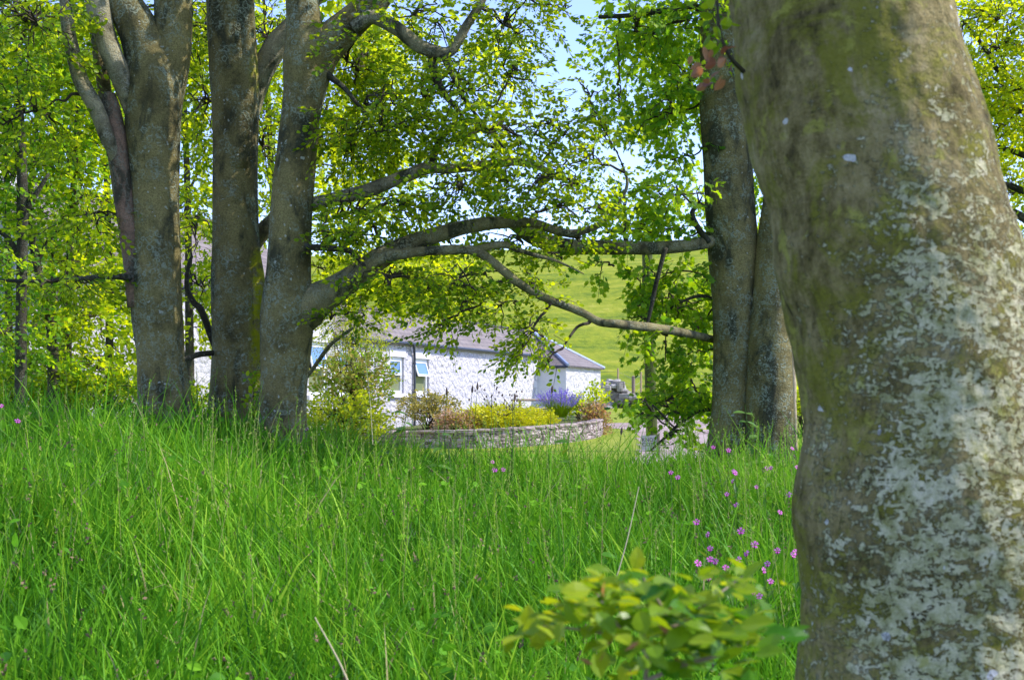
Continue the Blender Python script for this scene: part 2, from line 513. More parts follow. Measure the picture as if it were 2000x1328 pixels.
def fg_bark():
    m, n, p, o = nt('lichen_bark')
    v = coords(n)
    vz = coords(n, (1, 1, 1.7))
    at = N(n, 'ShaderNodeAttribute', attribute_name='tint').outputs['Fac']     # where the lichen crust grows
    a = math_n(n, 'ADD', math_n(n, 'MULTIPLY', noise(n, v, 5.0, 9, 0.72, 0.3), 0.6), math_n(n, 'MULTIPLY', noise(n, coords(n, (1, 1, 0.4)), 38, 6, 0.7), 0.4))
    c = ramp(n, a, [(0.38, (0.045, 0.035, 0.012)), (0.46, (0.18, 0.14, 0.05)), (0.55, (0.33, 0.26, 0.11)), (0.66, (0.47, 0.38, 0.20))])
    mo = ramp(n, noise(n, v, 4.5, 9, 0.75, 0.7), [(0.48, (0, 0, 0)), (0.58, (1, 1, 1))])
    c = mixc(n, math_n(n, 'MULTIPLY', mo, 0.8), c, (0.22, 0.21, 0.022))
    # crust lichen: pale grey green, ragged, full of holes
    l1 = noise(n, vz, 7.0, 5, 0.6, 0.8)
    l2 = noise(n, vz, 26, 8, 0.7, 1.0)
    l3 = noise(n, v, 80, 4, 0.65, 0.6)
    k = math_n(n, 'ADD', math_n(n, 'MULTIPLY', l1, 0.22), math_n(n, 'MULTIPLY', l2, 0.46))
    k = math_n(n, 'ADD', k, math_n(n, 'MULTIPLY', l3, 0.32))
    k = math_n(n, 'ADD', k, math_n(n, 'MULTIPLY', math_n(n, 'SUBTRACT', at, 0.66), 0.16))
    cr = ramp(n, k, [(0.507, (0, 0, 0)), (0.53, (1, 1, 1))])
    lc = ramp(n, noise(n, v, 22, 7, 0.72, 0.4), [(0.36, (0.26, 0.24, 0.07)), (0.44, (0.42, 0.40, 0.20)), (0.53, (0.60, 0.56, 0.33)), (0.66, (0.76, 0.69, 0.47))])
    c = mixc(n, math_n(n, 'MULTIPLY', cr, 0.9), c, lc)
    yl = ramp(n, noise(n, v, 13, 6, 0.65, 0.5), [(0.58, (0, 0, 0)), (0.64, (1, 1, 1))])
    c = mixc(n, math_n(n, 'MULTIPLY', yl, 0.7), c, (0.38, 0.36, 0.07))
    # round white lichen spots
    vo = N(n, 'ShaderNodeTexVoronoi', feature='F1')
    vo.inputs['Scale'].default_value = 11
    vd = N(n, 'ShaderNodeVectorMath', operation='ADD')
    nz = N(n, 'ShaderNodeTexNoise')
    nz.inputs['Scale'].default_value = 30
    n.links.new(v, nz.inputs['Vector'])
    vm = N(n, 'ShaderNodeVectorMath', operation='SCALE')
    vm.inputs['Scale'].default_value = 0.03
    n.links.new(nz.outputs['Color'], vm.inputs[0])
    n.links.new(v, vd.inputs[0])
    n.links.new(vm.outputs[0], vd.inputs[1])
    n.links.new(vd.outputs[0], vo.inputs['Vector'])
    sepc = N(n, 'ShaderNodeSeparateColor')
    n.links.new(vo.outputs['Color'], sepc.inputs[0])
    rad = math_n(n, 'MULTIPLY', math_n(n, 'POWER', sepc.outputs[0], 2.5), 0.2)
    sp = math_n(n, 'LESS_THAN', vo.outputs['Distance'], rad)
    sp = math_n(n, 'MULTIPLY', sp, math_n(n, 'GREATER_THAN', sepc.outputs[1], 0.25))
    c = mixc(n, math_n(n, 'MULTIPLY', sp, 0.85), c, (0.72, 0.69, 0.68))
    # fine dirt
    c = mixc(n, math_n(n, 'MULTIPLY', ramp(n, noise(n, v, 75, 4, 0.7), [(0.5, (0, 0, 0)), (0.7, (1, 1, 1))]), 0.4), c, (0.07, 0.06, 0.035))
    # dark creases across the bark
    w = N(n, 'ShaderNodeTexWave', wave_type='BANDS', bands_direction='Z')
    w.inputs['Scale'].default_value = 1.6
    w.inputs['Distortion'].default_value = 7.0
    w.inputs['Detail'].default_value = 4
    w.inputs['Detail Scale'].default_value = 1.6
    n.links.new(v, w.inputs['Vector'])
    crs = ramp(n, w.outputs['Fac'], [(0.0, (1, 1, 1)), (0.05, (0, 0, 0))])
    c = mixc(n, math_n(n, 'MULTIPLY', math_n(n, 'MULTIPLY', crs, 0.18), ramp(n, noise(n, v, 3.1, 3), [(0.5, (0, 0, 0)), (0.6, (1, 1, 1))])), c, (0.05, 0.042, 0.024))
    n.links.new(c, p.inputs['Base Color'])
    p.inputs['Roughness'].default_value = 0.9
    p.inputs['Specular IOR Level'].default_value = 0.15
    h = math_n(n, 'ADD', math_n(n, 'MULTIPLY', noise(n, v, 18, 7, 0.7), 1.0), math_n(n, 'MULTIPLY', cr, 0.9))
    bump(n, p, h, 1.0, 0.03)
    return m
M['fg_bark'] = fg_bark()

def ground_mat(name, stops, sc=3.0, fine=40, bstr=0.6, bd=0.03):
    m, n, p, o = nt(name)
    v = coords(n)
    f = math_n(n, 'ADD', math_n(n, 'MULTIPLY', noise(n, v, sc, 6, 0.6), 0.55), math_n(n, 'MULTIPLY', noise(n, v, fine, 5, 0.7), 0.45))
    n.links.new(ramp(n, f, stops), p.inputs['Base Color'])
    p.inputs['Roughness'].default_value = 0.9
    p.inputs['Specular IOR Level'].default_value = 0.1
    bump(n, p, noise(n, v, fine, 5, 0.7), bstr, bd)
    return m
M['soil'] = ground_mat('meadow_soil', [(0.35, (0.03, 0.06, 0.014)), (0.5, (0.05, 0.10, 0.02)), (0.65, (0.08, 0.13, 0.03))])
M['lawn'] = ground_mat('lawn_grass', [(0.35, (0.14, 0.20, 0.02)), (0.5, (0.22, 0.27, 0.03)), (0.68, (0.32, 0.33, 0.06))], 0.8, 25)
M['gravel'] = ground_mat('pink_gravel', [(0.35, (0.24, 0.18, 0.165)), (0.5, (0.35, 0.27, 0.25)), (0.65, (0.47, 0.38, 0.355))], 0.6, 18)
M['bed'] = ground_mat('bed_soil', [(0.35, (0.07, 0.08, 0.03)), (0.65, (0.14, 0.16, 0.05))], 2, 20)

def hill_mat():
    m, n, p, o = nt('hill_pasture')
    v = coords(n)
    vs = coords(n, (0.25, 1.0, 1.0))
    f1 = noise(n, vs, 0.25, 6, 0.62)
    f2 = noise(n, coords(n, (1, 0.5, 1)), 1.1, 7, 0.75)
    f = math_n(n, 'ADD', math_n(n, 'MULTIPLY', f1, 0.5), math_n(n, 'MULTIPLY', f2, 0.5))
    c = ramp(n, f, [(0.38, (0.10, 0.16, 0.012)), (0.47, (0.19, 0.24, 0.014)), (0.54, (0.26, 0.29, 0.018)), (0.64, (0.36, 0.35, 0.06))])
    n.links.new(c, p.inputs['Base Color'])
    p.inputs['Roughness'].default_value = 0.9
    p.inputs['Specular IOR Level'].default_value = 0.1
    bump(n, p, f2, 0.8, 0.3)
    return m
M['hill'] = hill_mat()

def grass_mat():
    m, n, p, o = nt('meadow_grass')
    at = N(n, 'ShaderNodeAttribute', attribute_name='tint')
    c = ramp(n, at.outputs['Fac'], [(0.0, (0.036, 0.13, 0.008)), (0.3, (0.085, 0.26, 0.009)), (0.62, (0.17, 0.39, 0.012)), (0.92, (0.32, 0.50, 0.03)), (0.97, (0.34, 0.30, 0.13)), (1.0, (0.36, 0.31, 0.15))])
    n.links.new(c, p.inputs['Base Color'])
    p.inputs['Roughness'].default_value = 0.55
    p.inputs['Specular IOR Level'].default_value = 0.14
    tr = n.nodes.new('ShaderNodeBsdfTranslucent')
    n.links.new(mixc(n, 0.5, c, (0.18, 0.50, 0.02)), tr.inputs['Color'])
    mx = n.nodes.new('ShaderNodeMixShader')
    mx.inputs[0].default_value = 0.3
    n.links.new(p.outputs[0], mx.inputs[1])
    n.links.new(tr.outputs[0], mx.inputs[2])
    n.links.new(mx.outputs[0], o.inputs['Surface'])
    return m
M['grass'] = grass_mat()

def rubble_white():
    m, n, p, o = nt('whitewashed_rubble')
    v = coords(n)
    vo = N(n, 'ShaderNodeTexVoronoi', feature='F1')
    vo.inputs['Scale'].default_value = 5.2
    nz = N(n, 'ShaderNodeTexNoise')
    nz.inputs['Scale'].default_value = 4
    n.links.new(v, nz.inputs['Vector'])
    vm = N(n, 'ShaderNodeVectorMath', operation='SCALE')
    vm.inputs['Scale'].default_value = 0.3
    n.links.new(nz.outputs['Color'], vm.inputs[0])
    vd = N(n, 'ShaderNodeVectorMath', operation='ADD')
    n.links.new(v, vd.inputs[0])
    n.links.new(vm.outputs[0], vd.inputs[1])
    n.links.new(vd.outputs[0], vo.inputs['Vector'])
    h = math_n(n, 'ADD', math_n(n, 'MULTIPLY', vo.outputs['Distance'], -0.9), noise(n, v, 9, 6, 0.7))
    c = ramp(n, noise(n, v, 5, 6, 0.7), [(0.3, (0.46, 0.435, 0.46)), (0.5, (0.60, 0.57, 0.595)), (0.7, (0.70, 0.67, 0.68))])
    c = mixc(n, ramp(n, vo.outputs['Distance'], [(0.62, (0, 0, 0)), (0.8, (0.6, 0.6, 0.6))]), c, (0.50, 0.49, 0.56))
    n.links.new(c, p.inputs['Base Color'])
    p.inputs['Roughness'].default_value = 0.9
    p.inputs['Specular IOR Level'].default_value = 0.15
    bump(n, p, h, 1.0, 0.085)
    return m
M['rubble'] = rubble_white()
M['white'] = plain('white_paint', (0.80, 0.80, 0.80), 0.4)
M['ashlar'] = plain('white_dressed_stone', (0.66, 0.64, 0.67), 0.8, var=0.06, scale=6)
M['black'] = plain('black_gutter', (0.035, 0.04, 0.055), 0.4)
M['lead'] = plain('lead_flashing', (0.30, 0.36, 0.50), 0.4, metal=0.2, var=0.15)
M['glass_up'] = plain('sky_reflection_glass', (0.13, 0.24, 0.46), 0.05, spec=0.6)  # blue of the reflected sky painted into the pane colour
M['glass_low'] = plain('window_glass_with_blind', (0.17, 0.19, 0.11), 0.06, spec=0.5)
M['wood'] = plain('weathered_wood', (0.24, 0.18, 0.13), 0.8, var=0.3, scale=30)
M['post_wood'] = plain('new_post_wood', (0.42, 0.29, 0.17), 0.8, var=0.2, scale=30)
M['wire'] = plain('fence_wire', (0.25, 0.25, 0.26), 0.4, metal=0.8)
M['pole'] = None

def slate():
    m, n, p, o = nt('mauve_slate')
    tc = n.nodes.new('ShaderNodeTexCoord')
    b = N(n, 'ShaderNodeTexBrick')
    b.offset = 0.5
    b.inputs['Scale'].default_value = 1.0
    b.inputs['Brick Width'].default_value = 0.38
    b.inputs['Row Height'].default_value = 0.24
    b.inputs['Mortar Size'].default_value = 0.014
    b.inputs['Mortar Smooth'].default_value = 0.2
    b.inputs['Color1'].default_value = (0.15, 0.115, 0.105, 1)
    b.inputs['Color2'].default_value = (0.21, 0.165, 0.155, 1)
    b.inputs['Mortar'].default_value = (0.04, 0.032, 0.038, 1)
    n.links.new(tc.outputs['UV'], b.inputs['Vector'])
    c = mixc(n, ramp(n, noise(n, coords(n), 4, 6), [(0.4, (0, 0, 0)), (0.7, (0.5, 0.5, 0.5))]), b.outputs['Color'], (0.22, 0.20, 0.17))
    n.links.new(c, p.inputs['Base Color'])
    p.inputs['Roughness'].default_value = 0.7
    bump(n, p, b.outputs['Fac'], -0.6, 0.02)
    return m
M['slate'] = slate()

def stone_mat(name, a, b, c3):
    m, n, p, o = nt(name)
    at = N(n, 'ShaderNodeAttribute', attribute_name='tint')
    f = noise(n, coords(n), 14, 6, 0.7)
    c = ramp(n, at.outputs['Fac'], [(0.0, a), (0.5, b), (1.0, c3)])
    c = mixc(n, math_n(n, 'MULTIPLY', f, 0.6), c, tuple(x * 0.55 for x in b))
    n.links.new(c, p.inputs['Base Color'])
    p.inputs['Roughness'].default_value = 0.9
    bump(n, p, f, 0.6, 0.03)
    return m
M['stone'] = stone_mat('garden_stone', (0.13, 0.095, 0.085), (0.38, 0.29, 0.265), (0.68, 0.56, 0.53))
M['rubble_stone'] = stone_mat('grey_field_stone', (0.20, 0.18, 0.15), (0.34, 0.31, 0.27), (0.55, 0.52, 0.50))

def pole_mat():
    m, n, p, o = nt('mossy_pole')
    v = coords(n, (1, 1, 0.15))
    f = noise(n, v, 14, 5)
    n.links.new(ramp(n, f, [(0.35, (0.03, 0.042, 0.003)), (0.55, (0.06, 0.078, 0.004)), (0.7, (0.11, 0.12, 0.008))]), p.inputs['Base Color'])
    p.inputs['Roughness'].default_value = 0.85
    bump(n, p, f, 0.5, 0.02)
    return m
M['pole'] = pole_mat()

# ------------------------------------------------------------------ the ground
GX = np.array([-7, -4.8, -2.9, -1.9, -1.2, 0, 1, 2.2, 3.2, 6])
GC = np.array([1.24, 1.2, 1.17, 0.98, 0.78, 0.71, 0.68, 0.74, 0.80, 0.8])
FY = np.array([-20, 0, 2.5, 5, 8, 10.5, 12.3])
FV = np.array([0.0, 0.12, 0.30, 0.56, 0.84, 0.98, 1.0])
BY = np.array([12.3, 14, 17, 21, 30, 36, 58, 66, 90, 2000])
BV = np.array([0.70, 0.50, 0.25, 0.08, 0.05, 0.20, 1.28, 1.45, 1.3, -30])

def gz(x, y):
    x, y = np.asarray(x, float), np.asarray(y, float)
    c = np.interp(x + 0.0, GX, GC)
    near = c * np.interp(y, FY, FV)
    far = np.interp(y, BY, BV)
    left = np.clip((-x - 3.2) / 3.0, 0, 1) * np.clip((26 - y) / 8, 0, 1)
    far = far * (1 - left) + np.maximum(far, 1.0) * left
    w = np.clip((y - 12.0) / 4.0, 0, 1)
    w = w * w * (3 - 2 * w)
    z = near * (1 - w) + far * w
    return z + 0.03 * np.sin(x * 1.7 + 0.6) * np.sin(y * 1.3) * (y < 30)

def sheet(xs, ys, zf, mat, name, lift=0.0):
    X, Y = np.meshgrid(xs, ys)
    Z = zf(X, Y) + lift
    nx, ny = len(xs), len(ys)
    i, j = np.meshgrid(np.arange(ny - 1), np.arange(nx - 1), indexing='ij')
    q = np.stack([i * nx + j, i * nx + j + 1, (i + 1) * nx + j + 1, (i + 1) * nx + j], -1).reshape(-1, 4)
    mb = MB()
    mb.add(np.stack([X, Y, Z], -1).reshape(-1, 3), q)
    return mb.build(name, mat, smooth=True)

xs = np.unique(np.concatenate([np.linspace(-900, -60, 8), np.linspace(-60, -12, 17), np.linspace(-12, 14, 79), np.linspace(14, 60, 17), np.linspace(60, 900, 8)]))
ys = np.unique(np.concatenate([np.linspace(-300, -10, 8), np.linspace(-10, 30, 121), np.linspace(30, 66, 40), np.linspace(66, 1500, 10)]))
struct(sheet(xs, ys, gz, M['soil'], 'ground'))

def hz(x, y):
    z = np.interp(y, [61, 66, 80, 110, 150, 190, 225, 260, 330, 420], [1.15, 1.75, 3.6, 8.4, 15.6, 22.6, 27.4, 29.0, 27, 20])
    return z * (1 + 0.05 * np.sin(x * 0.018 + 0.6)) + 0.35 * fbm(np.stack([x * 0.06, y * 0.06, x * 0], -1), 3, 5) * np.clip((y - 66) / 30, 0, 1)
struct(sheet(np.linspace(-150, 200, 120), np.unique(np.concatenate([np.linspace(61, 260, 110), np.linspace(260, 420, 20)])), hz, M['hill'], 'hill'))

def patch(poly, step, lift, mat, name, zf=gz):
    """a sheet that follows the ground, cut to a polygon"""
    poly = np.asarray(poly, float)
    x0, y0 = poly.min(0)
    x1, y1 = poly.max(0)
    xs, ys = np.arange(x0, x1 + step, step), np.arange(y0, y1 + step, step)
    X, Y = np.meshgrid(xs, ys)
    def inside(x, y):
        r = np.zeros(x.shape, bool)
        a, b = poly, np.roll(poly, -1, 0)
        for (ax, ay), (bx, by) in zip(a, b):
            c = ((ay > y) != (by > y)) & (x < (bx - ax) * (y - ay) / (by - ay + 1e-12) + ax)
            r ^= c
        return r
    nx = len(xs)
    i, j = np.meshgrid(np.arange(len(ys) - 1), np.arange(nx - 1), indexing='ij')
    cx, cy = X[:-1, :-1] + step / 2, Y[:-1, :-1] + step / 2
    k = inside(cx, cy)
    q = np.stack([i * nx + j, i * nx + j + 1, (i + 1) * nx + j + 1, (i + 1) * nx + j], -1)[k]
    mb = MB()
    mb.add(np.stack([X, Y, zf(X, Y) + lift], -1).reshape(-1, 3), q)
    return struct(mb.build(name, mat, smooth=True))

patch([(-14, 20), (24, 20), (26, 64), (-6, 64), (-6, 40), (-14, 34)], 0.5, 0.010, M['lawn'], 'lawn')

def by_px(rows):
    """photo pixels on the garden ground -> (x, y)"""
    out = []
    Y = np.linspace(15, 66, 800)
    for px, py in rows:
        z = ZC + (HOR - py) / F * Y
        d = z - gz((px - 1000) / F * Y, Y)
        k = np.argmax(d < 0) if (d < 0).any() else -1
        out.append(((px - 1000) / F * Y[k], Y[k]))
    return out
patch(by_px([(1170, 826), (1240, 827), (1275, 820), (1330, 806), (1420, 802), (1440, 840), (1420, 905), (1340, 925), (1215, 925), (1250, 878), (1245, 845), (1215, 838), (1170, 836)]), 0.2, 0.020, M['gravel'], 'driveway')

# ------------------------------------------------------------------ the white cottage
D2 = np.array([0.3650, 0.9310])
N2 = np.array([0.9310, -0.3650])
B0 = np.array([-3.44, 43.0])
def W(s, o, z):
    q = B0 + D2 * s + N2 * o
    return np.array([q[0], q[1], z])
def s_of(px, o=0.0):
    k = (px - 1000) / F
    b = B0 + N2 * o
    return (k * b[1] - b[0]) / (D2[0] - k * D2[1])
def z_of(py, s, o=0.0):
    return ZC + (HOR - py) / F * W(s, o, 0)[1]

def wbox(mb, s0, s1, o0, o1, z0, z1, mi=0, tint=0.5):
    v = [W(s, o, z) for z in (z0, z1) for o in (o0, o1) for s in (s0, s1)]
    mb.add(v, [(0, 1, 3, 2), (4, 6, 7, 5), (0, 4, 5, 1), (2, 3, 7, 6), (0, 2, 6, 4), (1, 5, 7, 3)], None, tint, mi)

def wall_with_holes(mb, s0, s1, z0, z1, holes, depth=0.2):
    """the front wall face with window openings and their reveals"""
    ss = sorted({s0, s1, *[h[0] for h in holes], *[h[1] for h in holes]})
    zz = sorted({z0, z1, *[h[2] for h in holes], *[h[3] for h in holes]})
    for a, b in zip(ss[:-1], ss[1:]):
        for c, d in zip(zz[:-1], zz[1:]):
            if any(h[0] <= a and b <= h[1] and h[2] <= c and d <= h[3] for h in holes):
                continue
            mb.add([W(a, 0, c), W(b, 0, c), W(b, 0, d), W(a, 0, d)], [(0, 1, 2, 3)])
    for a, b, c, d in holes:
        for p, q in (((a, c), (b, c)), ((b, c), (b, d)), ((b, d), (a, d)), ((a, d), (a, c))):
            mb.add([W(p[0], 0, p[1]), W(q[0], 0, q[1]), W(q[0], -depth, q[1]), W(p[0], -depth, p[1])], [(0, 1, 2, 3)])

WING_E, RIDGE_O = 3.67, -1.15
S_L, S_R = s_of(652), 12.35
TALL_L, TALL_E = -16.4, 4.5
cot = thing('cottage', 'white rubble-walled cottage with mauve slate roof seen under the arching limb', 'cottage', (*W(0, 0, 0.6)[:2], 0.6))
CO = np.array(cot.location)

win_rows = [(763, 789, 697, 768), (811, 838, 701, 769), (603, 640, 668, 772), (662, 690, 680, 770), (62, 84, 690, 745), (200, 232, 670, 745)]
holes = []
for a, b, t, bt in win_rows:
    sa, sb = s_of(a), s_of(b)
    sm = (sa + sb) / 2
    holes.append((sa, sb, z_of(bt, sm), z_of(t, sm)))
mb = MB()
wall_with_holes(mb, S_L, S_R, -0.2, WING_E - 0.06, [h for h in holes if h[0] > S_L])
wall_with_holes(mb, TALL_L, S_L, -0.4, TALL_E - 0.06, [h for h in holes if h[0] < S_L])
# the other walls, gable ends
BK = -6.4
for s, e, z0, ze in ((S_R, WING_E - 0.06, -0.2, 4.66), ):
    mb.add([W(s, 0, z0), W(s, BK, z0), W(s, BK, e - 1.2), W(s, RIDGE_O, ze), W(s, 0, e)], [(0, 1, 2, 4)], [(2, 3, 4)])
TR = 6.9
for s in (TALL_L, S_L + 0.003):
    mb.add([W(s, 0, -0.4), W(s, BK, -0.4), W(s, BK, TALL_E - 0.06), W(s, BK / 2, TR - 0.05), W(s, 0, TALL_E - 0.06)], [(0, 1, 2, 4)], [(2, 3, 4)])
mb.add([W(TALL_L, BK, -0.4), W(S_L, BK, -0.4), W(S_L, BK, TALL_E - 0.06), W(TALL_L, BK, TALL_E - 0.06)], [(0, 1, 2, 3)])
mb.add([W(S_L, BK, -0.4), W(S_R, BK, -0.4), W(S_R, BK, WING_E - 1.26), W(S_L, BK, WING_E - 1.26)], [(0, 1, 2, 3)])
mb.build('wall', M['rubble'], cot, CO)

def roof_plane(mb, pts, uvs, th=0.07):
    """a slab of slates: pts in order, thickened downwards"""
    p = np.array(pts)
    n = len(p)
    d = p - np.array([0, 0, th])
    v = np.vstack([p, d])
    f4, f3 = [], []
    (f4 if n == 4 else f3).append(tuple(range(n)))
    (f4 if n == 4 else f3).append(tuple(range(2 * n - 1, n - 1, -1)))
    for i in range(n):
        j = (i + 1) % n
        f4.append((i, n + i, n + j, j))
    mb.add(v, f4 or None, f3 or None)
    u = np.vstack([uvs, uvs])
    mb.uv = u if mb.uv is None else np.vstack([mb.uv, u])

def slope(a, b):
    return float(np.linalg.norm(np.asarray(a) - np.asarray(b)))

mb = MB()
RZ = 4.72
sr = 14.8
e, r = (0.14, WING_E - 0.08), (RIDGE_O, RZ)
k = slope((e[0], e[1]), (r[0], r[1]))
roof_plane(mb, [W(S_L, *e), W(S_R + 0.05, *e), W(sr, *r), W(S_L, *r)], [(S_L, 0), (S_R, 0), (sr, k), (S_L, k)])
b_ = (BK - 0.2, WING_E - 1.4)
roof_plane(mb, [W(sr, *r), W(S_R + 0.05, *b_), W(S_L, *b_), W(S_L, *r)], [(sr, 0), (S_R, 5), (S_L, 5), (S_L, 0)])
te, tr_, tb = (0.16, TALL_E - 0.10), (BK / 2, TR), (BK - 0.16, TALL_E - 0.10)
k = slope(te, tr_)
roof_plane(mb, [W(TALL_L - .15, *te), W(S_L + .12, *te), W(S_L + .12, *tr_), W(TALL_L - .15, *tr_)], [(TALL_L, 0), (S_L, 0), (S_L, k), (TALL_L, k)])
roof_plane(mb, [W(TALL_L - .15, *tr_), W(S_L + .12, *tr_), W(S_L + .12, *tb), W(TALL_L - .15, *tb)], [(TALL_L, 0), (S_L, 0), (S_L, k), (TALL_L, k)])
rf = mb.build('roof', M['slate'], cot, CO)
mb = MB()
tube(mb, np.array([[*W(s, RIDGE_O, RZ + 0.01), 0.07] for s in np.linspace(S_L, sr, 12)]), 8)
tube(mb, np.array([[*W(s, BK / 2, TR + 0.01), 0.09] for s in np.linspace(TALL_L - .15, S_L + .12, 12)]), 8)
mb.build('ridge', M['slate'], rf, CO)
for s in (TALL_L + 1.0, S_L - 0.6):
    mb = MB()
    wbox(mb, s - 0.5, s + 0.5, BK / 2 - 0.35, BK / 2 + 0.35, TR - 0.5, TR + 1.0)
    wbox(mb, s - 0.56, s + 0.56, BK / 2 - 0.41, BK / 2 + 0.41, TR + 1.002, TR + 1.12)
    for o in (-.25, .25):
        c = W(s + o, BK / 2, TR + 1.12)
        tube(mb, np.array([[*(c + [0, 0, h]), 0.11] for h in (0, 0.2, 0.4)]), 10)
    mb.build('chimney', M['ashlar'], rf, CO)

# annex: the hipped end that stands proud of the wing
AO, AL = 1.3, 4.85
A0, A1 = S_R + 0.003, S_R + AL
AE = 3.14
ap = W(sr, RIDGE_O + 0.0, RZ)
mb = MB()
for a, b in (((A0, -3.4), (A0, AO)), ((A0, AO), (A1, AO)), ((A1, AO), (A1, -3.4)), ((A1, -3.4), (A0, -3.4))):
    if a[1] == AO and b[1] == AO:
        continue
    mb.add([W(a[0], a[1], 0.0), W(b[0], b[1], 0.0), W(b[0], b[1], AE), W(a[0], a[1], AE)], [(0, 1, 2, 3)])
mb.build('end_wall', M['ashlar'], cot, CO)
mb = MB()
mb.add([W(A0, AO, 0.0), W(A1, AO, 0.0), W(A1, AO, AE), W(A0, AO, AE)], [(0, 1, 2, 3)])
mb.build('annex_wall', M['rubble'], cot, CO)
mb = MB()
oh = 0.14
c0, c1, c2, c3 = W(A0 - oh, AO + oh, AE), W(A1 + oh, AO + oh, AE), W(A1 + oh, -3.5, AE), W(A0 - oh, -3.5, AE)
ap = ap + np.array([0, 0, 0.02])
for a, b in ((c0, c1), (c1, c2), (c2, c3), (c3, c0)):
    w_ = np.linalg.norm(b - a)
    h_ = np.linalg.norm(ap - (a + b) / 2)
    roof_plane(mb, [a, b, ap], [(0, 0), (w_, 0), (w_ / 2, h_)])
arf = mb.build('hipped_roof', M['slate'], cot, CO)
mb = MB()
for c in (c0, c1):
    tube(mb, np.array([[*(c + (ap - c) * t + np.array([0, 0, 0.012])), 0.075] for t in np.linspace(0, 1, 8)]), 6)
mb.build('flashing', M['lead'], arf, CO)

# gutters and downpipes
mb = MB()
tube(mb, np.array([[*W(s, 0.17, WING_E - 0.13), 0.06] for s in np.linspace(S_L, S_R, 10)]), 8)
mb.build('gutter', M['black'], cot, CO)
mb = MB()
tube(mb, np.array([[*W(s, 0.19, TALL_E - 0.15), 0.06] for s in np.linspace(TALL_L, S_L, 10)]), 8)
mb.build('gutter', M['black'], cot, CO)
mb = MB()
tube(mb, np.array([[*W(A0 - 0.17, o, AE - 0.06), 0.05] for o in np.linspace(0.1, AO + oh, 4)]), 8)
mb.build('gutter', M['black'], cot, CO)
for px, sh in ((806, -0.25), (1052, 0.0)):
    s = s_of(px)
    mb = MB()
    pts = [(s + sh, 0.17, WING_E - 0.15), (s + sh, 0.17, WING_E - 0.25), (s, 0.07, WING_E - 0.5), (s, 0.07, 2.2), (s, 0.07, 0.6)]
    tube(mb, smooth_path([[*W(*p), 0.043] for p in pts], 5), 8)
    for z in (WING_E - 0.8, 1.9):
        tube(mb, np.array([[*W(s, 0.07, z), 0.055], [*W(s, 0.07, z + 0.06), 0.055]]), 8)
    mb.build('downpipe', M['black'], cot, CO)

for i, (sa, sb, z0, z1) in enumerate(holes):
    w = sb - sa
    zm = z0 + (z1 - z0) * 0.5
    fr = MB()
    t = min(0.09, w * 0.09)
    o0, o1 = -0.17, -0.08
    wbox(fr, sa, sa + t, o0, o1, z0, z1)
    wbox(fr, sb - t, sb, o0, o1, z0, z1)
    wbox(fr, sa + t, sb - t, o0, o1, z1 - t, z1)
    wbox(fr, sa + t, sb - t, o0, o1, z0, z0 + t)
    f = fr.build('window', M['white'], cot, CO)
    tilt = 0.16 if i in (1, 2) else 0.03
    sash = MB()
    rail = 0.07
    zt, zb = z1 - t - 0.004, zm
    def sp(s, z):
        k = (zt - z) / (zt - zb)
        return W(s, -0.075 + tilt * k, z)
    for a, b, c, d in ((sa + t, sb - t, zt - rail * .7, zt), (sa + t, sb - t, zb, zb + rail), (sa + t, sa + t + rail * .8, zb + rail, zt - rail * .7), (sb - t - rail * .8, sb - t, zb + rail, zt - rail * .7)):
        v = [sp(a, c), sp(b, c), sp(b, d), sp(a, d)]
        off = np.array([*(N2 * 0.035), 0])
        v = v + [x - off for x in v]
        sash.add(v, [(0, 1, 2, 3), (7, 6, 5, 4), (0, 4, 5, 1), (1, 5, 6, 2), (2, 6, 7, 3), (3, 7, 4, 0)])
    sash.build('sash', M['white'], f, CO)
    pn = MB()
    off = np.array([*(N2 * 0.02), 0])
    pn.add([sp(sa + t, zb) - off, sp(sb - t, zb) - off, sp(sb - t, zt) - off, sp(sa + t, zt) - off], [(0, 1, 2, 3)])
    pn.build('pane', M['glass_up'], f, CO)
    pn = MB()
    pn.add([W(sa + t, -0.12, z0 + t), W(sb - t, -0.12, z0 + t), W(sb - t, -0.12, zm), W(sa + t, -0.12, zm)], [(0, 1, 2, 3)])
    pn.build('pane', M['glass_low'], f, CO)
    sl_ = MB()
    wbox(sl_, sa - 0.12, sb + 0.12, -0.1, 0.10, z0 - 0.14, z0 - 0.004)
    sl_.build('sill', M['ashlar'], f, CO)
    sl_ = MB()
    wbox(sl_, sa - 0.1, sb + 0.1, 0.003, 0.025, z1 + 0.004, z1 + 0.24)
    sl_.build('lintel', M['ashlar'], f, CO)
mb = MB()
SILLS = [(S_R - 0.25, S_R - 0.02)]
for k in range(9):
    z = 0.6 + k * 0.32
    wbox(mb, S_R - (0.42 if k % 2 else 0.26), S_R - 0.004, 0.003, 0.03, z, z + 0.30)
mb.build('quoin', M['ashlar'], cot, CO)

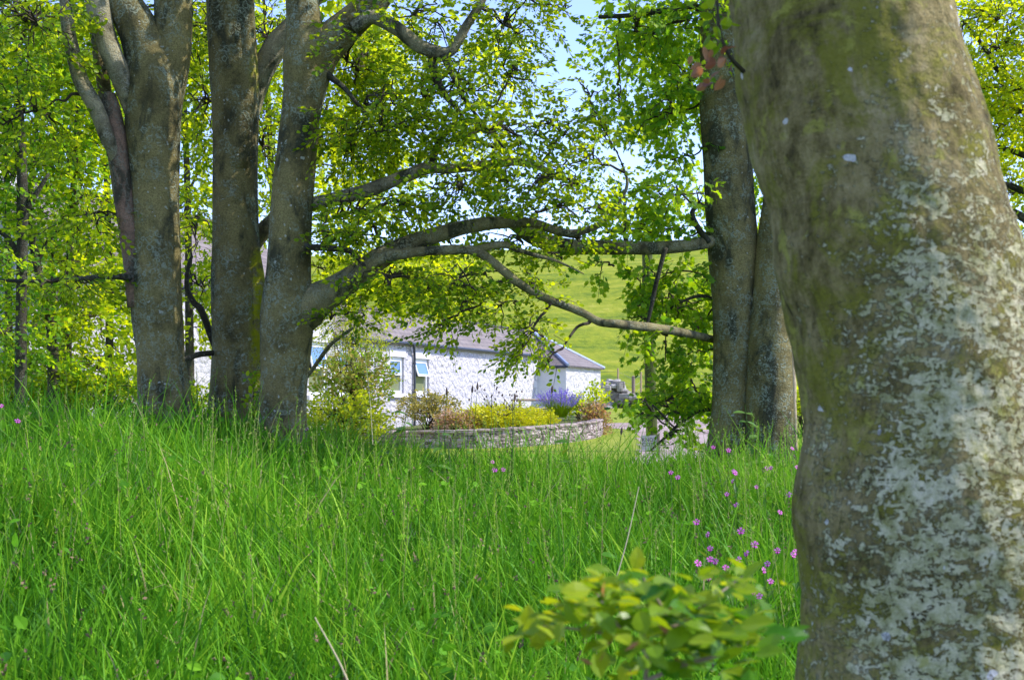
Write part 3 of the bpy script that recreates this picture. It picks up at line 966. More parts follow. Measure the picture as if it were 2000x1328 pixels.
# ------------------------------------------------------------------ garden: stones, walls, fence, pole, sign
def stone(mb, c, size, rot, seed, tint):
    """one rough stone: a box pushed towards a ball with knocked corners"""
    g = np.linspace(-1, 1, 4)
    pts, faces, idx = [], [], {}
    def vid(p):
        k = tuple(np.round(p, 4))
        if k not in idx:
            idx[k] = len(pts)
            pts.append(p)
        return idx[k]
    for ax in range(3):
        for sg in (-1, 1):
            for a in range(3):
                for b in range(3):
                    quad = []
                    for u, v in ((a, b), (a + 1, b), (a + 1, b + 1), (a, b + 1)):
                        p = [0, 0, 0]
                        p[ax] = sg
                        p[(ax + 1) % 3], p[(ax + 2) % 3] = g[u], g[v]
                        quad.append(vid(tuple(p)))
                    faces.append(quad if sg > 0 else quad[::-1])
    p = np.array(pts, float)
    p = p * 0.62 + unit(p) * 0.48
    p *= (1 + 0.22 * vnoise(p * 1.3 + seed * 7.7, 3))[:, None]
    p *= np.asarray(size)
    cr, sr_ = math.cos(rot), math.sin(rot)
    p = np.stack([p[:, 0] * cr - p[:, 1] * sr_, p[:, 0] * sr_ + p[:, 1] * cr, p[:, 2]], 1)
    mb.add(p + np.asarray(c), faces, None, tint)

curve = smooth_path([[*q, 0, 1] for q in [(-6.2, 40.2), (-4.2, 38.4), (-2.2, 37.2), (-0.4, 37.3), (1.3, 38.7), (2.5, 40.8), (2.95, 43.2), (2.8, 45.5)]], 14)[:, :2]
seg = np.r_[0, np.cumsum(np.linalg.norm(np.diff(curve, axis=0), axis=1))]
def on_curve(u):
    return np.array([np.interp(u, seg, curve[:, 0]), np.interp(u, seg, curve[:, 1])])
def wall_top(u):
    t = u / seg[-1]
    return 0.66 + 0.42 * max(0.0, t - 0.25) / 0.75
mb = MB()
u = 0.0
k = 0
for row in range(6):
    u = rng.uniform(0, 0.3)
    while u < seg[-1]:
        w = rng.uniform(0.10, 0.24)
        p = on_curve(u + w / 2)
        d = on_curve(u + w / 2 + 0.05) - on_curve(u + w / 2 - 0.05)
        top = wall_top(u)
        g0 = float(gz(*p)) - 0.05
        hh = (top - g0) / 6
        z = g0 + hh * (row + 0.5) + rng.normal(0, 0.015)
        stone(mb, (p[0], p[1], z), (w * 0.56, 0.13, hh * 0.62), math.atan2(d[1], d[0]) + rng.normal(0, 0.12), k, rng.random())
        u += w
        k += 1
rw = thing('retaining_wall', 'curved low garden wall of pinkish stones holding up the flower bed', 'garden wall', (0, 38, float(gz(0, 38))))
RO = np.array(rw.location)
mb.build('stonework', M['stone'], rw, RO)
mb = MB()
u = 0.0
while u < seg[-1]:
    w = rng.uniform(0.35, 0.6)
    p = on_curve(min(seg[-1], u + w / 2))
    d = on_curve(u + w / 2 + 0.05) - on_curve(u + w / 2 - 0.05)
    stone(mb, (p[0], p[1], wall_top(u) + 0.05), (w * 0.5, 0.17, 0.045), math.atan2(d[1], d[0]) if np.linalg.norm(d) else 0, k, 0.35 + 0.3 * rng.random())
    u += w
    k += 1
mb.build('coping', M['stone'], rw, RO)
# soil held by the wall
mb = MB()
us = np.linspace(0, seg[-1], 30)
rows = []
for t in np.linspace(0, 1, 8):
    for uu in us:
        p = on_curve(uu)
        q = np.array([np.interp(uu, [0, seg[-1]], [-5.6, 1.2]), np.interp(uu, [0, seg[-1]], [41.0, 52.0])])
        xy = p * (1 - t) + q * t
        rows.append([xy[0], xy[1], wall_top(uu) - 0.02 + t * 0.15])
i, j = np.meshgrid(np.arange(7), np.arange(29), indexing='ij')
mb.add(rows, np.stack([i * 30 + j, i * 30 + j + 1, (i + 1) * 30 + j + 1, (i + 1) * 30 + j], -1).reshape(-1, 4))
struct(mb.build('flower_bed_ground', M['bed'], smooth=True))

mb = MB()
c = P(1190, 792, 60)
for k in range(320):
    t = rng.random()
    x = c[0] - 0.55 + t * 2.3
    top = np.interp(t, [0, 0.12, 0.42, 0.5, 0.7, 1.0], [1.05, 1.35, 1.45, 0.95, 0.7, 0.1])
    z = rng.random() * top
    stone(mb, (x, 60 + rng.normal(0, 0.35), 1.12 + z), rng.uniform(0.12, 0.26, 3) * np.array([1.2, 1, 0.8]), rng.random() * 3, k, rng.random())
tag(mb.build('rubble_wall', M['rubble_stone'], None, (c[0], 60, 1.2)), 'tumbled grey drystone wall end beside the cottage annex', 'stone wall')

fence = thing('wire_fence', 'wire fence on wooden posts at the foot of the green hill', 'fence', (6.5, 62, 1.5))
FO = np.array(fence.location)
posts = [(1207, 720, 66, 0.05, 'post_wood'), (1237, 735, 61, 0.085, 'wood'), (1252, 727, 68, 0.055, 'post_wood'), (1330, 730, 65, 0.06, 'wood'), (1420, 728, 64, 0.06, 'wood'), (1120, 722, 68, 0.06, 'wood')]
for px, py, Y, r, mm in posts:
    b = P(px, py, Y)
    mb = MB()
    tube(mb, np.array([[b[0], b[1], b[2] - h, r] for h in (1.9, 1.2, 0.6, 0.05, 0.0)]), 9, 0.04, int(px))
    mb.build('post', M[mm], fence, FO)
mb = MB()
op = sorted([(P(px, py, Y)) for px, py, Y, r, mm in posts], key=lambda q: q[0])
for h in (0.15, 0.5, 0.85):
    tube(mb, np.array([[q[0], q[1], q[2] - h, 0.006] for q in op]), 4)
mb.build('wire', M['wire'], fence, FO)

rail = thing('garden_rail', 'weathered wooden rail behind the lavender by the white wall', 'rail', P(1075, 800, 47))
RLO = np.array(rail.location)
mb = MB()
a, b = P(1010, 781, 46.5), P(1142, 781, 49)
tube(mb, np.array([[*(a + (b - a) * t), 0.05] for t in np.linspace(0, 1, 6)]), 6)
mb.build('top_rail', M['wood'], rail, RLO)
mb = MB()
tube(mb, np.array([[*(a + (b - a) * t + np.array([0, 0, -0.32])), 0.04] for t in np.linspace(0, 1, 6)]), 6)
mb.build('lower_rail', M['wood'], rail, RLO)
for t in (0.04, 0.5, 0.96):
    q = a + (b - a) * t
    mb = MB()
    tube(mb, np.array([[q[0], q[1] + 0.06, q[2] - h, 0.055] for h in (1.0, 0.5, 0.0, -0.02)]), 6)
    mb.build('post', M['wood'], rail, RLO)

mb = MB()
b, t_ = P(1274, 884, 36), P(1263, 455, 36)
tube(mb, np.array([[*(b + (t_ - b) * t), 0.165 - 0.02 * t] for t in np.linspace(-0.06, 1.0, 16)]), 16, 0.02, 4)
tag(mb.build('utility_pole', M['pole'], None, b, smooth=True), 'mossy green wooden utility pole standing in front of the hill', 'pole')

sg = thing('house_sign', 'small grey house sign on a wooden post at the foot of the mossy pole', 'sign', (*P(1268, 895, 33.5)[:2], float(gz(3.6, 33.5))))
SO = np.array(sg.location)
mb = MB()
q0, q1 = P(1253, 879, 33.5), P(1283, 850, 33.5)
def box3(mb, a, b, tint=0.5, mi=0):
    x0, y0, z0 = a
    x1, y1, z1 = b
    v = [(x, y, z) for z in (z0, z1) for y in (y0, y1) for x in (x0, x1)]
    mb.add(v, [(0, 2, 3, 1), (4, 5, 7, 6), (0, 1, 5, 4), (2, 6, 7, 3), (0, 4, 6, 2), (1, 3, 7, 5)], None, tint, mi)
box3(mb, (q0[0], 33.48, q0[2]), (q1[0], 33.52, q1[2]))
mb.build('panel', plain('grey_sign_board', (0.42, 0.41, 0.37), 0.7, var=0.1), sg, SO)
mb = MB()
box3(mb, (q1[0] + 0.003, 33.47, float(gz(3.6, 33.5)) - 0.3), (q1[0] + 0.07, 33.54, q1[2] + 0.03))
mb.build('post', M['wood'], sg, SO)
ink = plain('sign_lettering', (0.05, 0.05, 0.05), 0.6)
for txt, py in (('KNOT', 862), ('COTT', 871)):
    cu = bpy.data.curves.new('lettering', 'FONT')
    cu.body = txt
    cu.size = 0.135
    cu.align_x = 'CENTER'
    cu.extrude = 0.002
    tob = bpy.data.objects.new('lettering', cu)
    COL.objects.link(tob)
    dg = bpy.context.evaluated_depsgraph_get()
    me = bpy.data.meshes.new_from_object(tob.evaluated_get(dg))
    bpy.data.objects.remove(tob)
    me.materials.clear()
    me.materials.append(ink)
    lo = bpy.data.objects.new('lettering', me)
    COL.objects.link(lo)
    lo.parent = sg
    q = P(1268, py, 33.475)
    lo.location = q - SO
    lo.rotation_euler = (math.radians(90), 0, 0)

# ------------------------------------------------------------------ garden plants
def shrub(name, label, cat, px, py, Y, rx, ry, size, mat, cover=2.2, tint=(0.5, 0.25), kind='far', base_py=None, depth=None, stems=7, droop=0.0, twig='twig', flat=0.3):
    c = P(px, py, Y)
    k = Y / F
    gb = P(px, base_py if base_py else py + ry, Y)
    t = thing(name, label, cat, gb)
    mb = MB()
    foliage(mb, c, (rx * k, (depth or rx * k * 0.8), ry * k), size, cover, kind, hub=gb, tint=tint, droop=droop, per=7, flat=flat, twig_r=0.004, holes=0.9)
    mb.build('foliage', [M[twig], M[mat] if isinstance(mat, str) else mat], t, gb)
    mb = MB()
    for s in range(stems):
        e = c + rand_in_ball(1)[0] * np.array([rx * k, rx * k * 0.6, ry * k]) * 0.8
        tube(mb, smooth_path(crook(gb - np.array([0, 0, 0.1]) + rng.normal(0, 0.05, 3), e, 0.02, 0.006, 6, 0.05), 3), 5)
    mb.build('stem', M[twig], t, gb)
    return t

m_mantle = leaf_mat('lime_floret', (0.30, 0.36, 0.010), (0.66, 0.60, 0.015), 0.3)
m_lav = leaf_mat('lavender_flower', (0.14, 0.10, 0.42), (0.34, 0.26, 0.70), 0.3, tcol=((0.2, 0.13, 0.5), (0.4, 0.3, 0.8)))
m_pink = leaf_mat('pinkish_foliage', (0.20, 0.15, 0.08), (0.50, 0.32, 0.26), 0.35)
m_haze = leaf_mat('dull_olive_foliage', (0.13, 0.16, 0.05), (0.33, 0.32, 0.12), 0.4)
m_rust = leaf_mat('rusty_foliage', (0.14, 0.17, 0.04), (0.45, 0.24, 0.17), 0.35)
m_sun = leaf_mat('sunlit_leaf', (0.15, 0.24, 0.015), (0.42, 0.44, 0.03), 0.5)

shrub('flowering_plant', 'long lime-yellow mound of flowers spilling over the garden wall', 'plant', 968, 826, 39.6, 95, 32, 0.09, m_mantle, 3.2, (0.6, 0.3), depth=1.0, base_py=850)
shrub('flowering_plant', 'small lime-yellow mound of flowers just left of the lavender', 'plant', 1050, 818, 41.5, 32, 18, 0.09, m_mantle, 3.2, (0.65, 0.3), base_py=838)
shrub('grassy_plant', 'low green feathery plant behind the lime-yellow mound', 'plant', 985, 808, 42.5, 70, 16, 0.14, 'leaf_bright', 2.6, (0.55, 0.3), kind='narrow', base_py=825)
shrub('red_shrub', 'rounded rusty pink shrub hanging over the right end of the garden wall', 'shrub', 1160, 826, 42.5, 26, 38, 0.10, m_rust, 2.6, (0.55, 0.35), base_py=850)
shrub('pink_shrub', 'low pinkish brown shrub above the middle of the garden wall', 'shrub', 895, 828, 39, 42, 24, 0.09, m_pink, 2.4, (0.55, 0.3), base_py=850)
shrub('olive_shrub', 'hazy olive shrub in front of the two cottage windows', 'shrub', 838, 800, 40.5, 62, 32, 0.09, m_haze, 1.7, (0.5, 0.3), base_py=845, stems=14)
shrub('green_shrub', 'small green bush beside the red shrub at the annex corner', 'shrub', 1130, 795, 44, 26, 20, 0.10, 'leaf_bright', 2.3, (0.6, 0.3), base_py=815)
shrub('hollyhock', 'leafy upright plant against the annex wall near the stone heap', 'plant', 1165, 775, 46, 16, 26, 0.13, 'leaf_bright', 1.6, (0.6, 0.3), base_py=805, stems=3)
lv = thing('lavender', 'purple lavender clump in flower beside the lime-yellow mounds', 'plant', P(1092, 815, 43))
LO = np.array(lv.location)
mb, ms = MB(), MB()
S = 340
a = rng.random(S) * 2 * math.pi
lean = rng.random(S) ** 0.6 * 0.95
base = LO + np.stack([np.cos(a) * lean * 0.22, np.sin(a) * lean * 0.22, np.zeros(S)], 1)
d = unit(np.stack([np.cos(a) * lean * 0.9, np.sin(a) * lean * 0.9, np.ones(S)], 1) + rng.normal(0, 0.08, (S, 3)))
L = rng.uniform(0.4, 0.85, S)
tip = base + d * L[:, None]
tubes_many(ms, np.stack([base, (base + tip) / 2, tip], 1), 0.005, 0.004, 3, 0)
for k in range(7):
    p = tip + d * (k * 0.035)[..., None] if False else tip + d * (0.03 * k)
    leaves(mb, 'far', p, d + rng.normal(0, 0.7, (S, 3)), rng.normal(0, 1, (S, 3)), 0.045, np.clip(rng.normal(0.5, 0.25, S), 0, 1), 0)
ms.build('stem', M['leaf_bright'], lv, LO)
mb.build('blossom', m_lav, lv, LO)

shrub('rose_bush', 'tall red-tinged bush hiding the cottage window, right of the three trunks', 'shrub', 690, 745, 27, 78, 62, 0.085, leaf_mat('reddish_green_leaf', (0.10, 0.20, 0.015), (0.30, 0.24, 0.07), 0.5, tcol=((0.32, 0.52, 0.02), (0.58, 0.46, 0.10))), 1.35, (0.45, 0.35), kind='beech', base_py=850, stems=12)
shrub('sunlit_bush', 'bright yellow-green bush low down right of the three trunks', 'shrub', 668, 825, 20, 85, 52, 0.07, m_sun, 2.6, (0.45, 0.3), kind='far', base_py=890, stems=9)
shrub('willow_sapling', 'slender yellow-green sapling arching before the slate roof', 'sapling', 690, 650, 30, 80, 62, 0.10, m_sun, 1.1, (0.4, 0.3), kind='narrow', base_py=800, stems=9, droop=0.5, flat=0.1)
shrub('hedge_bush', 'bright green bush glimpsed between the twin-stemmed trunk and the lichened trunk', 'shrub', 1568, 790, 28, 40, 34, 0.09, 'leaf_bright', 2.6, (0.7, 0.25), base_py=850)
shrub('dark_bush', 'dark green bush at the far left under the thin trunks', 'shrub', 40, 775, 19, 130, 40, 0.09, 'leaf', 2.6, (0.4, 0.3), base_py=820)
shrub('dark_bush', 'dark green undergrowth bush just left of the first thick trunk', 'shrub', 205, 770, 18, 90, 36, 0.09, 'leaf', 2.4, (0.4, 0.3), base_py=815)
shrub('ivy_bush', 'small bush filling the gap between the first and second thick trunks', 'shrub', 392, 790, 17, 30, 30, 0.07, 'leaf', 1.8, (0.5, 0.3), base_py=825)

# ------------------------------------------------------------------ trees
def px_path(rows, Y, per=6):
    """rows of (px, py, half width in px[, depth offset]) -> smoothed path"""
    out = []
    for rw_ in rows:
        y = Y + (rw_[3] if len(rw_) > 3 else 0.0)
        out.append([*P(rw_[0], rw_[1], y), rw_[2] / F * y])
    return smooth_path(out, per)

class Tree:
    def __init__(self, name, label, cat, base, group=None, bark='bark', leaf='leaf'):
        self.t = thing(name, label, cat, base, group)
        self.o = np.asarray(base, float)
        self.leaf, self.bark = leaf, bark
        self.sk = []
        self.crown = MB()
    def stems(self, paths, name='trunk', sides=28, rough=0.07, moss=None, mat=None, seed=1, relief=0.0):
        mb = MB()
        for k, p in enumerate(paths):
            tube(mb, p, sides, rough, seed + k, tint=0.3)
            self.sk.append(p)
        v = np.concatenate(mb.v)
        if relief:                                   # small lumps, creases round the stem and lichen crust that stands off the bark
            ax = np.array([np.interp(v[:, 2], paths[0][:, 2], paths[0][:, k]) for k in (0, 1)]).T
            nr = unit(np.hstack([v[:, :2] - ax, np.zeros((len(v), 1))]))
            lump = fbm(v * np.array([14, 14, 9]), 4, 91)
            cre = np.abs(fbm(v * np.array([2.2, 2.2, 6.5]), 3, 47))
            v = v + nr * (relief * (lump * 0.9 - np.clip(1 - cre * 14, 0, 1) * 0.25))[:, None]
            mb.v = [v]
        if moss is not None:
            mb.tint = [moss(v)]
        return mb.build(name, M[mat or self.bark], self.t, self.o, smooth=True)
    def cloud(self, px, py, rx, ry, Y, dY, size, cover, kind='beech', tint=(0.5, 0.25), link=True, **kw):
        c = P(px, py, Y)
        k = Y / F
        hub = None
        if link and self.sk:
            a = np.vstack(self.sk)
            dd = np.linalg.norm((a[:, :3] - c) * np.array([1, 1, 1.3]), axis=1)
            q = a[np.argmin(dd)]
            hub = c + (q[:3] - c) * 0.25
            if np.linalg.norm(q[:3] - hub) > 0.3:
                tube(self.crown, smooth_path(crook(q[:3], hub, min(q[3] * 0.6, 0.018), 0.007, 7, 0.07), 3), 6, mi=0)
        foliage(self.crown, c, (rx * k, dY, ry * k), size, cover, kind, hub=hub, tint=tint, **kw)
    def done(self):
        self.crown.build('crown', [M['twig'], M[self.leaf]], self.t, self.o)

def basez(px, Y):
    x = (px - 1000) / F * Y
    return np.array([x, Y, float(gz(x, Y))])

# --- first thick trunk (left)
T1 = Tree('beech_tree', 'thick beech with a broken side stem, first of the three big trunks', 'tree', basez(322, 11.5), 'beeches on the grassy bank')
m = px_path([(324, 880, 78), (323, 805, 57), (314, 700, 48), (309, 640, 49), (304, 560, 50), (304, 400, 47), (300, 260, 52), (302, 175, 55), (292, 120, 47), (272, 62, 39), (238, 0, 33), (205, -90, 28), (180, -200, 22)], 11.5)
r = px_path([(308, 300, 30), (318, 210, 37), (331, 130, 38), (338, 60, 36), (338, 0, 35), (342, -100, 30), (350, -220, 25)], 11.55)
T1.stems([m, r], seed=11)
T1.stems([px_path([(262, 600, 14), (258, 520, 17), (246, 400, 19), (230, 280, 18.5), (218, 215, 17), (212, 185, 13)], 11.4)], 'snag', 18, 0.08, mat='snag_bark', seed=21)
T1.stems([px_path([(268, 560, 10), (246, 460, 12), (225, 320, 13), (205, 180, 13), (193, 90, 14), (190, 40, 13)], 11.8)], 'limb', 14, 0.08, seed=25)
T1.stems([px_path([(300, 300, 16, .2), (262, 215, 21, .12), (235, 145, 21), (206, 72, 21), (189, 0, 22), (170, -120, 18)], 11.35)], 'limb', 16, 0.08, mat='lit_limb', seed=22)
T1.stems([px_path([(240, 350, 8, .15), (224, 300, 13, .06), (207, 262, 15), (188, 212, 15.5), (158, 158, 15), (143, 105, 14), (134, 65, 13), (129, 0, 12.5), (120, -100, 10)], 11.3)], 'limb', 14, 0.07, mat='lit_limb', seed=23)
T1.stems([px_path([(310, 550, 9, .3), (262, 545, 8, .2), (230, 540, 6), (170, 543, 5), (100, 549, 4), (0, 548, 3)], 11.2)], 'limb', 8, 0.05, mat='dark_bark', seed=24)
T1.stems([px_path([(335, 705, 5), (365, 700, 5), (390, 692, 6, .2), (430, 689, 5, .45), (460, 688, 4, .6)], 11.5)], 'limb', 8, 0.05, mat='dark_bark', seed=26)
for c in [(60, 60, 120, 110, 11.0, 1.2, .058, 1.1), (40, 230, 110, 90, 11.2, 1.0, .058, .8), (170, 440, 110, 50, 11.6, 1.0, .058, .8), (120, 560, 130, 40, 11.3, .8, .058, .8),
          (220, 30, 100, 60, 12.6, 1.2, .058, .9), (380, 60, 60, 90, 12.8, 1.0, .058, .9),
          (150, -220, 260, 120, 11.5, 2.2, .12, .35), (-120, 100, 140, 200, 11.5, 1.5, .10, .4), (330, -260, 200, 120, 11.5, 2.0, .13, .4)]:
    T1.cloud(*c, tint=(0.5, 0.28))
T1.done()

# --- second trunk, mossy on its sunny side
def moss2(v):
    px = v[:, 0] / v[:, 1] * F + 1000
    py = HOR - (v[:, 2] - ZC) / v[:, 1] * F
    a = np.clip((px - 482) / 16, 0, 1) * np.clip((py - 470) / 40, 0, 1) * np.clip((780 - py) / 60, 0, 1)
    b = np.clip((px - 478) / 20, 0, 1) * np.clip((py - 90) / 30, 0, 1) * np.clip((200 - py) / 40, 0, 1) * 0.7
    return 0.35 + 0.65 * np.maximum(a, b)
T2 = Tree('beech_tree', 'thick straight beech with yellow moss down one edge, middle of the three big trunks', 'tree', basez(463, 12), 'beeches on the grassy bank')
m = px_path([(462, 880, 76), (463, 805, 56), (465, 700, 50), (466, 620, 51), (463, 550, 49), (460, 470, 43), (459, 400, 42), (458, 300, 43), (457, 200, 46), (453, 100, 47), (451, 0, 46), (450, -150, 40), (448, -300, 30)], 12)
b2 = px_path([(485, 760, 18), (494, 640, 21), (499, 560, 19), (496, 500, 14), (485, 430, 8)], 11.93)
l = px_path([(462, 330, 24), (474, 220, 24), (482, 130, 18), (482, 60, 17), (480, 0, 17), (485, -120, 14)], 11.9)
T2.stems([m, l, b2], seed=31, moss=moss2)
T2.stems([px_path([(462, 290, 20), (485, 205, 25), (507, 148, 24), (528, 108, 23), (552, 72, 21), (590, 30, 18), (650, -60, 14)], 12.2)], 'limb', 16, 0.06, mat='lit_limb', seed=32)
T2.stems([px_path([(490, 490, 14), (512, 455, 16), (535, 430, 14), (570, 400, 10)], 12.3)], 'limb', 12, 0.06, mat='limb_bark', seed=33)
T2.stems([px_path([(450, 720, 6), (425, 690, 6), (395, 610, 7), (378, 590, 6), (365, 560, 5), (368, 520, 4), (375, 500, 3)], 12.2)], 'limb', 8, 0.06, mat='dark_bark', seed=34)
for c in [(390, 200, 50, 150, 13, 1.0, .058, .8), (385, 430, 45, 90, 13, 0.8, .058, .9), (395, 560, 40, 60, 13, 0.8, .058, .8), (520, 90, 50, 110, 13.3, 1.0, .058, .9), (525, 300, 40, 130, 13.4, 1, .058, .8),
          (480, -250, 260, 130, 12.5, 2.2, .13, .4)]:
    T2.cloud(*c, tint=(0.5, 0.28))
T2.done()

# --- third trunk with the arching limb
T3 = Tree('beech_tree', 'forked beech throwing a long arching limb, third of the three big trunks', 'tree', basez(552, 11.2), 'beeches on the grassy bank')
m = px_path([(546, 910, 70), (549, 835, 50), (556, 740, 46), (560, 680, 50), (563, 610, 52), (566, 540, 45), (568, 480, 42), (573, 370, 40), (583, 270, 38), (591, 190, 39), (596, 130, 45), (598, 90, 42), (594, 40, 35), (590, 0, 32), (585, -120, 28), (575, -260, 20)], 11.2)
f = px_path([(585, 300, 22), (598, 200, 33), (620, 118, 36), (650, 78, 33), (690, 42, 30), (740, -8, 28), (800, -90, 24), (860, -180, 18)], 11.25)
T3.stems([m, f], seed=41)
T3.stems([px_path([(548, 700, 18), (572, 640, 34), (598, 604, 40), (624, 584, 34), (655, 566, 28), (700, 535, 24), (750, 500, 21), (800, 477, 18), (850, 460, 16), (900, 446, 14), (950, 437, 12.5), (1000, 435, 11), (1042, 436, 9.5), (1085, 450, 8.5), (1120, 456, 7.5), (1168, 441, 6), (1190, 425, 4.5), (1206, 404, 3.5), (1225, 360, 3), (1215, 320, 2)], 11.2)], 'limb', 22, 0.07, mat='limb_bark', seed=42)
T3.stems([px_path([(672, 560, 12), (705, 528, 12), (745, 505, 11), (800, 494, 10), (860, 489, 9.5), (925, 489, 9.5), (962, 512, 9), (1005, 547, 8.5), (1050, 575, 8), (1095, 594, 8), (1140, 612, 7.5), (1172, 629, 8), (1210, 633, 9), (1282, 641, 9, .6), (1345, 652, 8, 1.2), (1400, 665, 7, 1.8), (1450, 680, 5, 2.4)], 11.0)], 'limb', 14, 0.07, mat='limb_bark', seed=43)
T3.stems([px_path([(565, 415, 12), (590, 406, 14), (612, 398, 13.5), (650, 390, 13), (720, 371, 13), (790, 345, 12.5), (835, 329, 12), (880, 330, 9.5), (930, 325, 9), (985, 318, 8.5), (1020, 318, 7), (1060, 330, 6), (1074, 343, 5.5), (1055, 362, 5), (1048, 385, 3)], 11.3)], 'limb', 14, 0.07, mat='lit_limb', seed=44)
T3.stems([px_path([(842, 332, 7), (848, 305, 7), (862, 270, 7), (890, 245, 6), (925, 238, 5), (945, 240, 5), (932, 255, 4.5), (915, 268, 4), (935, 275, 4), (955, 285, 3), (990, 300, 2)], 11.35)], 'limb', 10, 0.06, mat='dark_bark', seed=45)
T3.stems([px_path([(690, 55, 12), (722, 34, 13), (745, 40, 13.5), (780, 60, 14), (815, 88, 13.5), (850, 102, 12.5), (878, 102, 10.5), (895, 80, 9.5), (912, 50, 9), (928, 25, 8.5), (950, -15, 8)], 11.1)], 'limb', 14, 0.06, mat='lit_limb', seed=46)
T3.stems([px_path([(845, 100, 9), (846, 130, 9), (855, 160, 9), (868, 185, 7), (890, 210, 5), (905, 230, 3)], 11.15)], 'limb', 10, 0.08, mat='dark_bark', seed=47)
T3.stems([px_path([(865, 108, 6), (880, 140, 6), (893, 165, 5), (905, 190, 4), (930, 225, 3), (960, 262, 2.4), (985, 290, 2)], 11.05)], 'limb', 8, 0.06, mat='dark_bark', seed=48)
T3.stems([px_path([(918, 490, 7), (980, 478, 7), (1010, 488, 5), (1050, 500, 4), (1082, 508, 3), (1110, 520, 2), (1140, 535, 1.2)], 11.0)], 'limb', 8, 0.06, mat='limb_bark', seed=49)
T3.stems([px_path([(595, 482, 7), (640, 485, 6), (680, 489, 5.5), (700, 505, 5), (712, 520, 4)], 10.9)], 'limb', 8, 0.06, mat='dark_bark', seed=50)
T3.stems([px_path([(630, 130, 9), (642, 148, 7), (672, 172, 5), (695, 200, 4), (720, 228, 3)], 11.2)], 'limb', 8, 0.06, mat='dark_bark', seed=51)
T3.stems([px_path([(590, 750, 3), (615, 715, 4), (640, 680, 4), (655, 665, 3.5), (690, 640, 3)], 13.5)], 'limb', 6, 0.06, mat='limb_bark', seed=52)
cl3 = [(1085, 20, 60, 40, 11.5, .8, .052, .6), (1115, 245, 70, 45, 11.4, .7, .052, .5), (1000, 478, 110, 24, 11.5, .6, .052, .9), (880, 480, 80, 22, 11.8, .6, .052, .8), (1130, 468, 70, 22, 11.6, .5, .052, .8), (1080, 505, 60, 18, 11.4, .5, .052, .6), (1140, 180, 45, 60, 11.4, .7, .052, .3), (690, 130, 70, 110, 11.6, 1.0, .052, .95), (690, 280, 80, 90, 11.6, 1.0, .052, .9), (760, 210, 80, 80, 11.5, 1.0, .052, .85), (830, 60, 110, 70, 11.4, 1.2, .052, .75),
       (900, 190, 100, 70, 11.3, 1.0, .052, .9), (800, 270, 110, 50, 11.3, 1.0, .052, .9), (950, 270, 110, 60, 11.2, 1.0, .052, .9), (1000, 60, 90, 70, 11.4, 1.1, .052, .8),
       (1000, 150, 60, 70, 11.4, .9, .052, .7), (760, 420, 130, 50, 11.3, 1.1, .052, .95), (900, 375, 120, 50, 11.2, 1.0, .052, .95), (1040, 360, 120, 60, 11.1, 1.0, .052, .9), (1060, 260, 80, 50, 11.2, .9, .052, .55),
       (1120, 415, 110, 40, 11.0, .9, .052, .8), (1160, 330, 80, 60, 11.1, .9, .052, .5), (690, 470, 80, 50, 11.3, 1.0, .052, .9), (1170, 250, 60, 50, 11.3, .8, .052, .4),
       (760, 560, 110, 45, 11.1, .9, .05, .75), (880, 570, 100, 50, 11.0, .8, .05, .8), (960, 600, 80, 45, 10.9, .7, .05, .6), (1040, 650, 45, 50, 10.8, .4, .048, .85), (1010, 700, 32, 40, 10.8, .25, .048, .9), (1080, 700, 16, 20, 10.8, .2, .048, .7),
       (680, 620, 60, 40, 11.3, .6, .048, .5), (860, 640, 60, 50, 11.0, .5, .048, .4), (950, 540, 80, 30, 11.0, .6, .05, .6), (1050, 560, 60, 40, 11.0, .5, .05, .45),
       (760, -160, 260, 130, 11.5, 2.0, .13, .4), (1050, -200, 240, 120, 11.5, 2.0, .13, .35), (900, -420, 420, 170, 11.5, 2.6, .16, .4)]
for c in cl3:
    T3.cloud(*c[:7], c[7] * 1.12, tint=(0.48, 0.30))
T3.done()

# --- twin-stemmed tree, right of centre
T4 = Tree('twin_stemmed_tree', 'twin-stemmed tree with fresh green shoots, half behind the lichened trunk', 'tree', basez(1470, 12.5), None, leaf='leaf_blue')
a = px_path([(1424, 960, 62), (1424, 890, 46), (1426, 800, 36), (1431, 700, 38), (1433, 600, 43), (1432, 500, 49), (1427, 420, 49), (1422, 330, 48), (1415, 220, 47), (1411, 120, 44), (1410, 0, 42), (1405, -140, 36), (1395, -280, 28)], 12.5)
b = px_path([(1505, 970, 62), (1504, 900, 54), (1505, 800, 50), (1505, 700, 47), (1508, 600, 42), (1514, 500, 39), (1526, 400, 37), (1550, 250, 34), (1580, 100, 30), (1610, -60, 26), (1640, -220, 20)], 12.35)
T4.stems([a, b], seed=61)
T4.stems([px_path([(1440, 468, 12, .3), (1412, 471, 12.5, .2), (1378, 474, 12.5, .05), (1340, 480, 12.5), (1280, 485, 13), (1220, 484, 13.5), (1160, 483, 14), (1110, 482, 15.5), (1070, 474, 17), (1035, 457, 17), (1005, 440, 12), (985, 432, 7)], 12.3)], 'limb', 18, 0.07, mat='limb_bark', seed=62)
T4.stems([px_path([(1385, 474, 6), (1360, 440, 6), (1352, 415, 5), (1365, 400, 4)], 12.3)], 'limb', 8, 0.06, mat='dark_bark', seed=63)
T4.stems([px_path([(1300, 484, 5), (1290, 520, 4.5), (1280, 560, 4.5), (1272, 600, 4), (1262, 640, 3)], 12.1)], 'limb', 8, 0.06, mat='dark_bark', seed=64)
T4.stems([px_path([(1425, 800, 6, .1), (1385, 800, 4.5), (1360, 805, 4), (1330, 825, 3.5), (1295, 858, 3), (1270, 880, 2)], 12.65)], 'limb', 6, 0.06, mat='dark_bark', seed=65)
